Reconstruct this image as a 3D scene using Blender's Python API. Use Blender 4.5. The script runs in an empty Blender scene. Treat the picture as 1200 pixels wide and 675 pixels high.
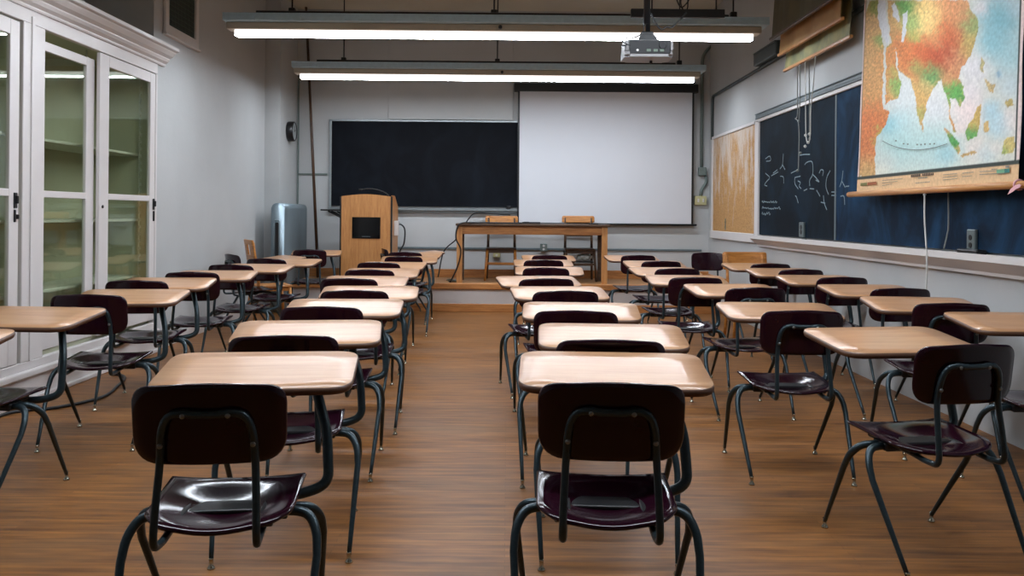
import bpy, bmesh, math, random
from mathutils import Vector, Matrix
random.seed(7)
S = bpy.context.scene
COL = S.collection
PI = math.pi
R = math.radians

# ------------------------------------------------------------------ survey of the room (camera at the origin, looking along +Y)
UC, VC, ROLL, F, EYE = 595.0, 251.0, 0.009, 1000.0, 1.27
def _ab(u, v):
    du, dv = u - UC, v - VC
    return du + ROLL * dv, dv - ROLL * du
def on_y(u, v, Y):
    a, b = _ab(u, v); return (a * Y / F, Y, EYE - b * Y / F)
def on_x(u, v, X):
    a, b = _ab(u, v); Y = F * X / a; return (X, Y, EYE - b * Y / F)
XR, XL, YB, ZC = 2.85, -3.20, 12.10, 4.15     # right wall, left wall, back wall, ceiling
XCH, YCH = -3.00, 11.20                        # boxed-out stretch of the left wall
YP, ZP = 11.05, 0.37                           # platform front and height
YNEAR = -2.6

# ------------------------------------------------------------------ materials
def lin(c):
    return tuple(((x / 255) / 12.92 if x / 255 <= 0.04045 else ((x / 255 + 0.055) / 1.055) ** 2.4) for x in c)
def _mat(name):
    m = bpy.data.materials.new(name); m.use_nodes = True
    nt = m.node_tree; b = nt.nodes['Principled BSDF']
    return m, nt, b
def paint(name, rgb, rough=0.5, metal=0.0, var=0.06, scale=6.0, bump=0.0, bscale=60.0, spec=0.5, coat=0.0, stretch=(1, 1, 1), var2=None):
    """plain coloured surface with a little uneven tone"""
    m, nt, b = _mat(name); N = nt.nodes; L = nt.links
    c = lin(rgb)
    tc = N.new('ShaderNodeTexCoord'); mp = N.new('ShaderNodeMapping'); mp.inputs['Scale'].default_value = stretch
    L.new(tc.outputs['Object'], mp.inputs['Vector'])
    no = N.new('ShaderNodeTexNoise'); no.inputs['Scale'].default_value = scale; no.inputs['Detail'].default_value = 5
    L.new(mp.outputs['Vector'], no.inputs['Vector'])
    rp = N.new('ShaderNodeValToRGB')
    rp.color_ramp.elements[0].position = 0.3; rp.color_ramp.elements[1].position = 0.7
    d = lin(var2) if var2 else tuple(x * (1 - var) for x in c)
    e = c if var2 else tuple(min(1, x * (1 + var)) for x in c)
    rp.color_ramp.elements[0].color = (*d, 1); rp.color_ramp.elements[1].color = (*e, 1)
    L.new(no.outputs['Fac'], rp.inputs['Fac']); L.new(rp.outputs['Color'], b.inputs['Base Color'])
    b.inputs['Roughness'].default_value = rough; b.inputs['Metallic'].default_value = metal
    b.inputs['Specular IOR Level'].default_value = spec
    b.inputs['Coat Weight'].default_value = coat; b.inputs['Coat Roughness'].default_value = 0.12
    if bump:
        n2 = N.new('ShaderNodeTexNoise'); n2.inputs['Scale'].default_value = bscale; n2.inputs['Detail'].default_value = 3
        L.new(mp.outputs['Vector'], n2.inputs['Vector'])
        bp = N.new('ShaderNodeBump'); bp.inputs['Strength'].default_value = bump; bp.inputs['Distance'].default_value = 0.01
        L.new(n2.outputs['Fac'], bp.inputs['Height']); L.new(bp.outputs['Normal'], b.inputs['Normal'])
    return m
def wood(name, light, dark, scale=5.0, axis='X', rough=0.35, spec=0.5, coat=0.0, rand=0.0):
    m, nt, b = _mat(name); N = nt.nodes; L = nt.links
    tc = N.new('ShaderNodeTexCoord'); mp = N.new('ShaderNodeMapping')
    st = {'X': (0.8, 9, 9), 'Y': (9, 0.8, 9), 'Z': (9, 9, 0.8)}[axis]
    mp.inputs['Scale'].default_value = st
    L.new(tc.outputs['Object'], mp.inputs['Vector'])
    if rand:
        oi = N.new('ShaderNodeObjectInfo'); ml = N.new('ShaderNodeMath'); ml.operation = 'MULTIPLY'; ml.inputs[1].default_value = 37
        cb = N.new('ShaderNodeCombineXYZ'); L.new(oi.outputs['Random'], ml.inputs[0])
        for k in 'XYZ': L.new(ml.outputs[0], cb.inputs[k])
        L.new(cb.outputs[0], mp.inputs['Location'])
    n1 = N.new('ShaderNodeTexNoise'); n1.inputs['Scale'].default_value = scale; n1.inputs['Detail'].default_value = 7; n1.inputs['Distortion'].default_value = 0.6
    L.new(mp.outputs['Vector'], n1.inputs['Vector'])
    n2 = N.new('ShaderNodeTexNoise'); n2.inputs['Scale'].default_value = scale * 7; n2.inputs['Detail'].default_value = 3
    L.new(mp.outputs['Vector'], n2.inputs['Vector'])
    mx = N.new('ShaderNodeMath'); mx.operation = 'MULTIPLY_ADD'; mx.inputs[1].default_value = 0.35
    L.new(n2.outputs['Fac'], mx.inputs[0]); L.new(n1.outputs['Fac'], mx.inputs[2])
    rp = N.new('ShaderNodeValToRGB'); rp.color_ramp.elements[0].position = 0.45; rp.color_ramp.elements[1].position = 0.85
    rp.color_ramp.elements[0].color = (*lin(dark), 1); rp.color_ramp.elements[1].color = (*lin(light), 1)
    L.new(mx.outputs[0], rp.inputs['Fac']); L.new(rp.outputs['Color'], b.inputs['Base Color'])
    b.inputs['Roughness'].default_value = rough; b.inputs['Specular IOR Level'].default_value = spec
    b.inputs['Coat Weight'].default_value = coat; b.inputs['Coat Roughness'].default_value = 0.15
    return m
def emit(name, rgb, strength):
    m = bpy.data.materials.new(name); m.use_nodes = True; nt = m.node_tree; nt.nodes.clear()
    o = nt.nodes.new('ShaderNodeOutputMaterial'); e = nt.nodes.new('ShaderNodeEmission')
    e.inputs['Color'].default_value = (*rgb, 1); e.inputs['Strength'].default_value = strength
    nt.links.new(e.outputs[0], o.inputs['Surface']); return m
def glass_pane(name, tint, ior=1.5):
    m = bpy.data.materials.new(name); m.use_nodes = True; nt = m.node_tree; nt.nodes.clear(); N = nt.nodes; L = nt.links
    o = N.new('ShaderNodeOutputMaterial'); mx = N.new('ShaderNodeMixShader'); t = N.new('ShaderNodeBsdfTransparent'); g = N.new('ShaderNodeBsdfGlossy')
    fr = N.new('ShaderNodeFresnel'); ge = N.new('ShaderNodeNewGeometry'); mr = N.new('ShaderNodeMapRange')
    mr.inputs['To Min'].default_value = ior; mr.inputs['To Max'].default_value = 1 / ior          # the pane's far face reflects like its near face
    L.new(ge.outputs['Backfacing'], mr.inputs['Value']); L.new(mr.outputs[0], fr.inputs['IOR'])
    t.inputs['Color'].default_value = (*tint, 1); g.inputs['Roughness'].default_value = 0.03; g.inputs['Color'].default_value = (.8, .9, .82, 1)
    L.new(fr.outputs[0], mx.inputs['Fac']); L.new(t.outputs[0], mx.inputs[1]); L.new(g.outputs[0], mx.inputs[2]); L.new(mx.outputs[0], o.inputs['Surface'])
    return m
def floor_mat():
    m, nt, b = _mat('strip wood floor'); N = nt.nodes; L = nt.links
    tc = N.new('ShaderNodeTexCoord')
    br = N.new('ShaderNodeTexBrick'); br.inputs['Scale'].default_value = 1.0
    br.inputs['Brick Width'].default_value = 1.3; br.inputs['Row Height'].default_value = 0.027; br.inputs['Mortar Size'].default_value = 0.0012
    br.inputs['Mortar Smooth'].default_value = 0.4; br.inputs['Bias'].default_value = 0.0
    br.inputs['Color1'].default_value = (0, 0, 0, 1); br.inputs['Color2'].default_value = (1, 1, 1, 1); br.inputs['Mortar'].default_value = (0.2, 0.2, 0.2, 1)
    L.new(tc.outputs['Object'], br.inputs['Vector'])
    mp = N.new('ShaderNodeMapping'); mp.inputs['Scale'].default_value = (1.6, 14, 1); L.new(tc.outputs['Object'], mp.inputs['Vector'])
    n1 = N.new('ShaderNodeTexNoise'); n1.inputs['Scale'].default_value = 2.2; n1.inputs['Detail'].default_value = 8; L.new(mp.outputs[0], n1.inputs['Vector'])
    mp2 = N.new('ShaderNodeMapping'); mp2.inputs['Scale'].default_value = (0.7, 2.4, 1); L.new(tc.outputs['Object'], mp2.inputs['Vector'])
    n2 = N.new('ShaderNodeTexNoise'); n2.inputs['Scale'].default_value = 1.3; n2.inputs['Detail'].default_value = 6; n2.inputs['Roughness'].default_value = 0.65; L.new(mp2.outputs[0], n2.inputs['Vector'])
    ad = N.new('ShaderNodeMath'); ad.operation = 'MULTIPLY_ADD'; ad.inputs[1].default_value = 0.16
    sp = N.new('ShaderNodeSeparateColor'); L.new(br.outputs['Color'], sp.inputs[0])
    L.new(sp.outputs[0], ad.inputs[0]); L.new(n1.outputs['Fac'], ad.inputs[2])
    rp = N.new('ShaderNodeValToRGB'); rp.color_ramp.elements[0].position = 0.34; rp.color_ramp.elements[1].position = 0.80
    rp.color_ramp.elements[0].color = (*lin((94, 56, 24)), 1); rp.color_ramp.elements[1].color = (*lin((150, 98, 46)), 1)
    L.new(ad.outputs[0], rp.inputs['Fac'])
    # worn, greyish patches where the finish has gone
    wr = N.new('ShaderNodeValToRGB'); wr.color_ramp.elements[0].position = 0.50; wr.color_ramp.elements[1].position = 0.72
    wr.color_ramp.elements[0].color = (0, 0, 0, 1); wr.color_ramp.elements[1].color = (0.6, 0.6, 0.6, 1)
    L.new(n2.outputs['Fac'], wr.inputs['Fac'])
    mx = N.new('ShaderNodeMix'); mx.data_type = 'RGBA'; mx.inputs['B'].default_value = (*lin((110, 84, 58)), 1)
    L.new(wr.outputs['Color'], mx.inputs['Factor']); L.new(rp.outputs['Color'], mx.inputs['A'])
    mm = N.new('ShaderNodeMix'); mm.data_type = 'RGBA'; mm.inputs['B'].default_value = (*lin((70, 46, 30)), 1)
    mf = N.new('ShaderNodeMath'); mf.operation = 'MULTIPLY'; mf.inputs[1].default_value = 0.5; L.new(br.outputs['Fac'], mf.inputs[0])
    L.new(mf.outputs[0], mm.inputs['Factor']); L.new(mx.outputs['Result'], mm.inputs['A'])
    L.new(mm.outputs['Result'], b.inputs['Base Color'])
    rr = N.new('ShaderNodeMapRange'); rr.inputs['To Min'].default_value = 0.32; rr.inputs['To Max'].default_value = 0.55
    L.new(n2.outputs['Fac'], rr.inputs['Value']); L.new(rr.outputs[0], b.inputs['Roughness'])
    b.inputs['Specular IOR Level'].default_value = 0.28
    bp = N.new('ShaderNodeBump'); bp.inputs['Strength'].default_value = 0.15; bp.inputs['Distance'].default_value = 0.004
    L.new(ad.outputs[0], bp.inputs['Height']); L.new(bp.outputs['Normal'], b.inputs['Normal'])
    return m
def board_mat(name, base, haze):
    """slate with wiped chalk haze"""
    m, nt, b = _mat(name); N = nt.nodes; L = nt.links
    tc = N.new('ShaderNodeTexCoord'); mp = N.new('ShaderNodeMapping'); mp.inputs['Scale'].default_value = (1.2, 1.2, 0.8); L.new(tc.outputs['Object'], mp.inputs['Vector'])
    n = N.new('ShaderNodeTexNoise'); n.inputs['Scale'].default_value = 1.8; n.inputs['Detail'].default_value = 7; n.inputs['Distortion'].default_value = 1.2; n.inputs['Roughness'].default_value = 0.6
    L.new(mp.outputs[0], n.inputs['Vector'])
    rp = N.new('ShaderNodeValToRGB'); rp.color_ramp.elements[0].position = 0.42; rp.color_ramp.elements[1].position = 0.85
    rp.color_ramp.elements[0].color = (*lin(base), 1); rp.color_ramp.elements[1].color = (*lin(haze), 1)
    L.new(n.outputs['Fac'], rp.inputs['Fac']); L.new(rp.outputs['Color'], b.inputs['Base Color'])
    b.inputs['Roughness'].default_value = 0.7; b.inputs['Specular IOR Level'].default_value = 0.12
    return m
def cork_mat():
    m, nt, b = _mat('scuffed tan corkboard'); N = nt.nodes; L = nt.links
    tc = N.new('ShaderNodeTexCoord')
    n = N.new('ShaderNodeTexNoise'); n.inputs['Scale'].default_value = 60; n.inputs['Detail'].default_value = 3; L.new(tc.outputs['Object'], n.inputs['Vector'])
    rp = N.new('ShaderNodeValToRGB'); rp.color_ramp.elements[0].color = (*lin((150, 108, 62)), 1); rp.color_ramp.elements[1].color = (*lin((196, 152, 96)), 1)
    rp.color_ramp.elements[0].position = .3; rp.color_ramp.elements[1].position = .7
    L.new(n.outputs['Fac'], rp.inputs['Fac'])
    mp = N.new('ShaderNodeMapping'); mp.inputs['Scale'].default_value = (1, 3.2, 1.1); mp.inputs['Location'].default_value = (0, .3, .2); L.new(tc.outputs['Object'], mp.inputs['Vector'])
    n2 = N.new('ShaderNodeTexNoise'); n2.inputs['Scale'].default_value = 2.0; n2.inputs['Detail'].default_value = 6; n2.inputs['Roughness'].default_value = .7; L.new(mp.outputs[0], n2.inputs['Vector'])
    sx = N.new('ShaderNodeSeparateXYZ'); L.new(tc.outputs['Object'], sx.inputs[0])
    mr = N.new('ShaderNodeMapRange'); mr.inputs['From Min'].default_value = -0.7; mr.inputs['From Max'].default_value = 0.55; mr.inputs['To Min'].default_value = -0.16; mr.inputs['To Max'].default_value = 0.10
    L.new(sx.outputs['Z'], mr.inputs['Value'])
    ad = N.new('ShaderNodeMath'); L.new(n2.outputs['Fac'], ad.inputs[0]); L.new(mr.outputs[0], ad.inputs[1])
    r2 = N.new('ShaderNodeValToRGB'); r2.color_ramp.elements[0].position = .46; r2.color_ramp.elements[1].position = .64
    r2.color_ramp.elements[1].color = (.75, .75, .75, 1); L.new(ad.outputs[0], r2.inputs['Fac'])
    mx = N.new('ShaderNodeMix'); mx.data_type = 'RGBA'; mx.inputs['B'].default_value = (*lin((196, 188, 180)), 1)
    L.new(r2.outputs['Color'], mx.inputs['Factor']); L.new(rp.outputs['Color'], mx.inputs['A']); L.new(mx.outputs['Result'], b.inputs['Base Color'])
    b.inputs['Roughness'].default_value = .85
    return m
def vcol_mat(name):
    m, nt, b = _mat(name); N = nt.nodes; L = nt.links
    a = N.new('ShaderNodeVertexColor'); a.layer_name = 'print'
    n = N.new('ShaderNodeTexNoise'); n.inputs['Scale'].default_value = 45; n.inputs['Detail'].default_value = 4
    tc = N.new('ShaderNodeTexCoord'); L.new(tc.outputs['Object'], n.inputs['Vector'])
    mr = N.new('ShaderNodeMapRange'); mr.inputs['From Min'].default_value = .3; mr.inputs['From Max'].default_value = .7; mr.inputs['To Min'].default_value = .86; mr.inputs['To Max'].default_value = 1.08
    L.new(n.outputs['Fac'], mr.inputs['Value'])
    mx = N.new('ShaderNodeMix'); mx.data_type = 'RGBA'; mx.blend_type = 'MULTIPLY'; mx.inputs['Factor'].default_value = 1
    L.new(a.outputs['Color'], mx.inputs['A']); L.new(mr.outputs[0], mx.inputs['B']); L.new(mx.outputs['Result'], b.inputs['Base Color'])
    b.inputs['Roughness'].default_value = .6; b.inputs['Specular IOR Level'].default_value = .3
    return m

M = dict(
    wall=paint('white painted plaster wall', (178, 180, 180), 0.55, var=.05, scale=1.6, bump=.10, bscale=22, spec=.35),
    ceil=paint('ceiling paint', (206, 204, 190), 0.8, var=.04, scale=2),
    trim=paint('white gloss trim', (206, 202, 200), 0.4, var=.03, scale=5),
    cabinet=paint('cream white cabinet paint', (208, 203, 201), 0.38, var=.03, scale=4),
    inside=paint('cabinet interior paint', (188, 190, 166), 0.6, var=.06, scale=3),
    shelf=paint('cabinet shelf paint', (196, 200, 184), 0.5, var=.04, scale=5),
    glass=glass_pane('greenish cabinet glass', (.935, .958, .90)),
    black=paint('black plastic', (14, 14, 16), 0.4, var=.1, scale=20),
    blackmetal=paint('black painted steel', (16, 17, 19), 0.38, var=.1, scale=30),
    dark=paint('dark vent steel', (84, 98, 86), 0.6, var=.1, scale=30),
    floor=floor_mat(),
    plum=paint('dark plum moulded plastic', (34, 9, 21), 0.13, var=.10, scale=9, spec=.33, coat=0),
    frame=paint('teal grey hammered steel', (48, 61, 66), 0.31, metal=.55, var=.12, scale=70, bump=.12, bscale=160),
    nickel=paint('nickel glide', (190, 186, 170), 0.25, metal=1.0, var=.05, scale=40),
    bolt=paint('dull steel bolt', (130, 134, 132), 0.4, metal=.8, var=.05, scale=40),
    top=wood('pale maple laminate', (192, 146, 106), (172, 124, 86), 3.2, 'X', .30, .5, .25, rand=1),
    edge=paint('dark brown desk edge', (88, 58, 40), 0.45, var=.15, scale=20),
    under=paint('dark desk underside', (50, 34, 28), 0.6, var=.1, scale=20),
    slate=board_mat('black slate board', (9, 12, 18), (22, 28, 36)),
    slate_teal=board_mat('dark teal slate board', (5, 15, 24), (18, 40, 56)),
    slate_blue=board_mat('blue black slate board', (8, 26, 44), (30, 72, 106)),
    chalk=paint('chalk line', (120, 138, 146), 0.9, var=.25, scale=60),
    screen=paint('matte projection screen', (206, 208, 213), 0.85, var=.01, scale=3, spec=.1),
    alum=paint('brushed aluminium rail', (150, 158, 160), 0.35, metal=.6, var=.06, scale=20),
    greyframe=paint('grey painted rail', (92, 104, 108), 0.45, var=.08, scale=20),
    oak=wood('golden oak veneer', (196, 140, 84), (166, 110, 60), 4.5, 'Z', .42),
    oakx=wood('golden oak plank', (190, 130, 74), (146, 92, 48), 4.5, 'X', .38),
    oakp=wood('worn platform boards', (176, 128, 80), (128, 88, 54), 3.0, 'X', .5),
    chairoak=wood('honey wood chair', (200, 134, 64), (150, 92, 38), 5, 'X', .38),
    darkwood=wood('dark walnut chair', (92, 66, 44), (52, 36, 26), 5, 'X', .4),
    dowel=wood('map dowel wood', (206, 150, 92), (168, 112, 62), 5, 'Y', .4),
    cork=cork_mat(),
    mapprint=vcol_mat('printed map paper'),
    ink=paint('printing ink', (60, 46, 36), 0.7, var=.2, scale=40),
    greyink=paint('faint printing ink', (120, 128, 122), 0.7, var=.2, scale=40),
    tanpaper=paint('tan map backing', (186, 146, 98), 0.75, var=.10, scale=5),
    yellowpaper=paint('yellowed map backing', (176, 170, 120), 0.75, var=.12, scale=7, var2=(128, 136, 110)),
    olivepaper=paint('dark olive map backing', (92, 88, 66), 0.7, var=.12, scale=5),
    string=paint('white cotton cord', (206, 206, 200), 0.8, var=.05, scale=60),
    greystring=paint('grey cord', (128, 132, 128), 0.8, var=.05, scale=60),
    pink=paint('pink ribbon', (226, 170, 176), 0.6, var=.06, scale=30),
    plate=paint('steel outlet plate', (112, 124, 124), 0.35, metal=.5, var=.06, scale=30),
    ivory=paint('ivory outlet box', (186, 182, 138), 0.45, var=.05, scale=30),
    conduit=paint('grey green conduit', (104, 116, 112), 0.45, var=.08, scale=20),
    darkconduit=paint('dark conduit', (58, 68, 68), 0.5, var=.08, scale=20),
    radiator=paint('galvanised silver steel', (138, 154, 162), 0.42, metal=.45, var=.2, scale=3.0, stretch=(3, 1, .5)),
    tray=paint('blue grey fixture steel', (176, 200, 212), 0.4, metal=.1, var=.06, scale=20),
    housing=paint('beige fixture housing', (176, 164, 146), 0.5, var=.04, scale=10),
    lensdown=emit('lit lens underside', (.88, .955, 1.05), 70.0),
    lensside=emit('lit lens side', (1.0, .97, .98), 2.2),
    projector=paint('off white projector shell', (120, 118, 118), 0.35, var=.03, scale=20),
    screenglass=paint('black glass display', (8, 8, 10), 0.08, var=.1, scale=10),
    clockface=paint('grey clock face', (150, 158, 160), 0.3, var=.05, scale=10),
    paperbag=paint('crumpled grey white paper', (176, 178, 172), 0.8, var=.12, scale=14),
    cable=paint('black rubber cable', (22, 26, 30), 0.5, var=.1, scale=30),
    stick=wood('dark brown pole', (86, 58, 34), (44, 28, 20), 6, 'Z', .4),
)

# ------------------------------------------------------------------ mesh helpers
def nb(): return bmesh.new()
def add_box(bm, c, s, bev=0.0, seg=1, rot=None, mi=0):
    r = bmesh.ops.create_cube(bm, size=1.0); vs = r['verts']
    mt = Matrix.Translation(Vector(c)) @ (rot.to_4x4() if rot else Matrix.Identity(4)) @ Matrix.Diagonal((s[0], s[1], s[2], 1))
    bmesh.ops.transform(bm, matrix=mt, verts=vs)
    fs = set(f for v in vs for f in v.link_faces)
    for f in fs: f.material_index = mi
    if bev:
        es = list({e for v in vs for e in v.link_edges})
        bmesh.ops.bevel(bm, geom=es, offset=min(bev, min(s) * .45), segments=seg, affect='EDGES', profile=.5, material=mi)
def boxb(bm, lo, hi, bev=0.0, seg=1, mi=0):
    add_box(bm, [(a + b) / 2 for a, b in zip(lo, hi)], [abs(b - a) for a, b in zip(lo, hi)], bev, seg, None, mi)
def smooth_path(pts, n=6):
    P = [Vector(p) for p in pts]
    if len(P) < 3: return P
    out = []
    for i in range(len(P) - 1):
        p0 = P[i - 1] if i else P[0] * 2 - P[1]; p1, p2 = P[i], P[i + 1]; p3 = P[i + 2] if i + 2 < len(P) else P[-1] * 2 - P[-2]
        for k in range(n):
            t = k / n
            out.append(.5 * ((2 * p1) + (p2 - p0) * t + (2 * p0 - 5 * p1 + 4 * p2 - p3) * t * t + (3 * p1 - p0 - 3 * p2 + p3) * t ** 3))
    out.append(P[-1]); return out
def fillet(pts, rad, n=5):
    """polyline with rounded corners"""
    P = [Vector(p) for p in pts]; out = [P[0]]
    for i in range(1, len(P) - 1):
        a, b, c = P[i - 1], P[i], P[i + 1]
        d1 = (a - b); d2 = (c - b); r = min(rad, d1.length * .48, d2.length * .48)
        s, e = b + d1.normalized() * r, b + d2.normalized() * r
        for k in range(n + 1):
            t = k / n; out.append(s * (1 - t) ** 2 + b * 2 * t * (1 - t) + e * t * t)
    out.append(P[-1]); return out
def add_tube(bm, pts, r, seg=10, cap=True, mi=0, squash=None):
    P = [Vector(p) for p in pts]; n = len(P)
    rs = r if isinstance(r, (list, tuple)) else None
    def rad(i):
        if rs is None: return r
        t = i / (n - 1) * (len(rs) - 1); k = min(int(t), len(rs) - 2); return rs[k] + (rs[k + 1] - rs[k]) * (t - k)
    rings = []; N = None
    for i in range(n):
        t = (P[min(i + 1, n - 1)] - P[max(i - 1, 0)]).normalized()
        if N is None:
            a = Vector((0, 0, 1)) if abs(t.z) < .9 else Vector((1, 0, 0)); N = t.cross(a).normalized()
        else:
            N = (N - t * N.dot(t)).normalized()
        B = t.cross(N); q = rad(i)
        rings.append([bm.verts.new(P[i] + (N * math.cos(2 * PI * k / seg) + B * math.sin(2 * PI * k / seg)) * q) for k in range(seg)])
    for i in range(n - 1):
        for k in range(seg):
            f = bm.faces.new((rings[i][k], rings[i][(k + 1) % seg], rings[i + 1][(k + 1) % seg], rings[i + 1][k])); f.smooth = True; f.material_index = mi
    if cap:
        f = bm.faces.new(list(reversed(rings[0]))); f.material_index = mi
        f = bm.faces.new(rings[-1]); f.material_index = mi
def add_lathe(bm, prof, c, axis=(0, 0, 1), seg=16, mi=0):
    """prof: (radius, height) pairs along axis from c"""
    ax = Vector(axis).normalized(); a = Vector((1, 0, 0)) if abs(ax.x) < .9 else Vector((0, 1, 0)); U = ax.cross(a).normalized(); V = ax.cross(U); c = Vector(c)
    rings = [[bm.verts.new(c + ax * h + (U * math.cos(2 * PI * k / seg) + V * math.sin(2 * PI * k / seg)) * max(r, 1e-4)) for k in range(seg)] for r, h in prof]
    for i in range(len(rings) - 1):
        for k in range(seg):
            f = bm.faces.new((rings[i][k], rings[i][(k + 1) % seg], rings[i + 1][(k + 1) % seg], rings[i + 1][k])); f.smooth = True; f.material_index = mi
    f = bm.faces.new(list(reversed(rings[0]))); f.material_index = mi
    f = bm.faces.new(rings[-1]); f.material_index = mi
def rounded_outline(corners, n=6):
    """corners: (x, y, radius) -> smooth closed outline"""
    out = []; m = len(corners)
    for i in range(m):
        p = Vector(corners[i][:2]); a = Vector(corners[i - 1][:2]); c = Vector(corners[(i + 1) % m][:2]); r = corners[i][2]
        d1 = (a - p); d2 = (c - p)
        cosang = max(-1, min(1, d1.normalized().dot(d2.normalized()))); half = math.acos(cosang) / 2
        tl = min(r / max(math.tan(half), .05), d1.length * .49, d2.length * .49)
        s, e = p + d1.normalized() * tl, p + d2.normalized() * tl
        for k in range(n + 1):
            t = k / n; out.append(s * (1 - t) ** 2 + p * 2 * t * (1 - t) + e * t * t)
    return out
def densify(o, step):
    out = []
    for i in range(len(o)):
        a, b = o[i], o[(i + 1) % len(o)]; d = (b - a).length
        if d < 1e-6: continue
        n = max(1, int(d / step))
        for k in range(n): out.append(a + (b - a) * (k / n))
    return out
def add_shell(bm, outline, fpos, thick, rings=7, edge=.004, mi_top=0, mi_side=0, mi_bot=0):
    """a curved sheet with real thickness: outline in 2-D, fpos(x, y, h) -> 3-D point at height h above the mid surface"""
    n = len(outline); c = Vector((sum(p.x for p in outline) / n, sum(p.y for p in outline) / n))
    def layer(h, shrink):
        L = []
        for k in range(1, rings + 1):
            t = k / rings; row = []
            for p in outline:
                d = p - c; q = c + d * t
                if k == rings and shrink: q = c + d * (1 - shrink / d.length)
                row.append(bm.verts.new(fpos(q.x, q.y, h)))
            L.append(row)
        return bm.verts.new(fpos(c.x, c.y, h)), L
    ct, T = layer(thick / 2, edge); cb, B = layer(-thick / 2, edge)
    mid = [bm.verts.new(fpos(p.x, p.y, 0)) for p in outline]
    def fan(cv, L, flip, mi):
        for k in range(n):
            a, b = L[0][k], L[0][(k + 1) % n]
            f = bm.faces.new((cv, a, b) if not flip else (cv, b, a)); f.smooth = True; f.material_index = mi
        for j in range(rings - 1):
            for k in range(n):
                q = (L[j][k], L[j + 1][k], L[j + 1][(k + 1) % n], L[j][(k + 1) % n])
                f = bm.faces.new(q if not flip else tuple(reversed(q))); f.smooth = True; f.material_index = mi
    fan(ct, T, False, mi_top); fan(cb, B, True, mi_bot)
    for k in range(n):
        j = (k + 1) % n
        f = bm.faces.new((T[-1][k], mid[k], mid[j], T[-1][j])); f.smooth = True; f.material_index = mi_side
        f = bm.faces.new((mid[k], B[-1][k], B[-1][j], mid[j])); f.smooth = True; f.material_index = mi_side
def add_prism(bm, pts, d, bev=0.0, mi=0):
    """flat polygon (3-D points) pushed along vector d"""
    d = Vector(d); a = [bm.verts.new(Vector(p)) for p in pts]; b = [bm.verts.new(Vector(p) + d) for p in pts]; n = len(pts)
    fs = [bm.faces.new(a), bm.faces.new(list(reversed(b)))]
    for k in range(n): fs.append(bm.faces.new((a[k], b[k], b[(k + 1) % n], a[(k + 1) % n])))
    for f in fs: f.material_index = mi
def obj(name, bm, mats, parent=None, loc=None, recentre=True):
    bmesh.ops.recalc_face_normals(bm, faces=bm.faces[:])
    me = bpy.data.meshes.new(name); bm.to_mesh(me); bm.free()
    for m in (mats if isinstance(mats, (list, tuple)) else [mats]): me.materials.append(m)
    o = bpy.data.objects.new(name, me); COL.objects.link(o)
    if parent is not None: o.parent = parent
    elif loc is not None:
        o.location = loc; me.transform(Matrix.Translation(-Vector(loc)))
    elif recentre and len(me.vertices):
        n = len(me.vertices); xs = [v.co for v in me.vertices]
        c = Vector(((min(p.x for p in xs) + max(p.x for p in xs)) / 2, (min(p.y for p in xs) + max(p.y for p in xs)) / 2, (min(p.z for p in xs) + max(p.z for p in xs)) / 2))
        me.transform(Matrix.Translation(-c)); o.location = c
    return o
def thing(name, label, cat, loc=(0, 0, 0), rz=0.0, group=None):
    o = bpy.data.objects.new(name, None); COL.objects.link(o); o.empty_display_size = .1
    o.location = loc; o.rotation_euler = (0, 0, rz); o['label'] = label; o['category'] = cat
    if group: o['group'] = group
    return o
def tag(o, label, cat, group=None):
    o['label'] = label; o['category'] = cat
    if group: o['group'] = group
    return o
def struct(name, bm, mats):
    o = obj(name, bm, mats, loc=(0, 0, 0)); o['kind'] = 'structure'; return o
def dup(root, loc, rz, label):
    r = root.copy(); COL.objects.link(r); r.location = loc; r.rotation_euler = (0, 0, rz); r['label'] = label
    for ch in root.children:
        c = ch.copy(); COL.objects.link(c); c.parent = r
        for g in ch.children:
            d = g.copy(); COL.objects.link(d); d.parent = c
    return r

# ------------------------------------------------------------------ the room
YA0, YA1 = 3.95, 7.68           # alcove that holds the cabinet
bm = nb(); boxb(bm, (XL - 1.2, YNEAR - .3, -.2), (XR + .3, YB + .3, 0)); struct('floor', bm, M['floor'])
bm = nb(); boxb(bm, (XL - 1.2, YNEAR - .3, ZC), (XR + .3, YB + .3, ZC + .2)); struct('ceiling', bm, M['ceil'])
bm = nb(); boxb(bm, (XR, YNEAR, 0), (XR + .25, YB, ZC)); struct('wall_right', bm, M['wall'])
bm = nb(); boxb(bm, (XL - 1.2, YB, 0), (XR + .3, YB + .25, ZC))
struct('wall_back', bm, M['wall'])
bm = nb(); boxb(bm, (-1.70, YB - .025, 2.60), (.06, YB, 3.90), .003); struct('trim_3', bm, M['wall'])
bm = nb(); boxb(bm, (XL - 1.2, YNEAR - .25, 0), (XR + .3, YNEAR, ZC)); struct('wall_front', bm, M['wall'])
bm = nb()
boxb(bm, (XL - .9, YNEAR, 0), (XL, YA0, ZC)); boxb(bm, (XL - .9, YA1, 0), (XL, YB, ZC))
boxb(bm, (XL - .9, YA0, 0), (XL - .62, YA1, ZC)); boxb(bm, (XL - .02, YCH, 0), (XCH, YB, ZC))
struct('wall_left', bm, M['wall'])
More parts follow.
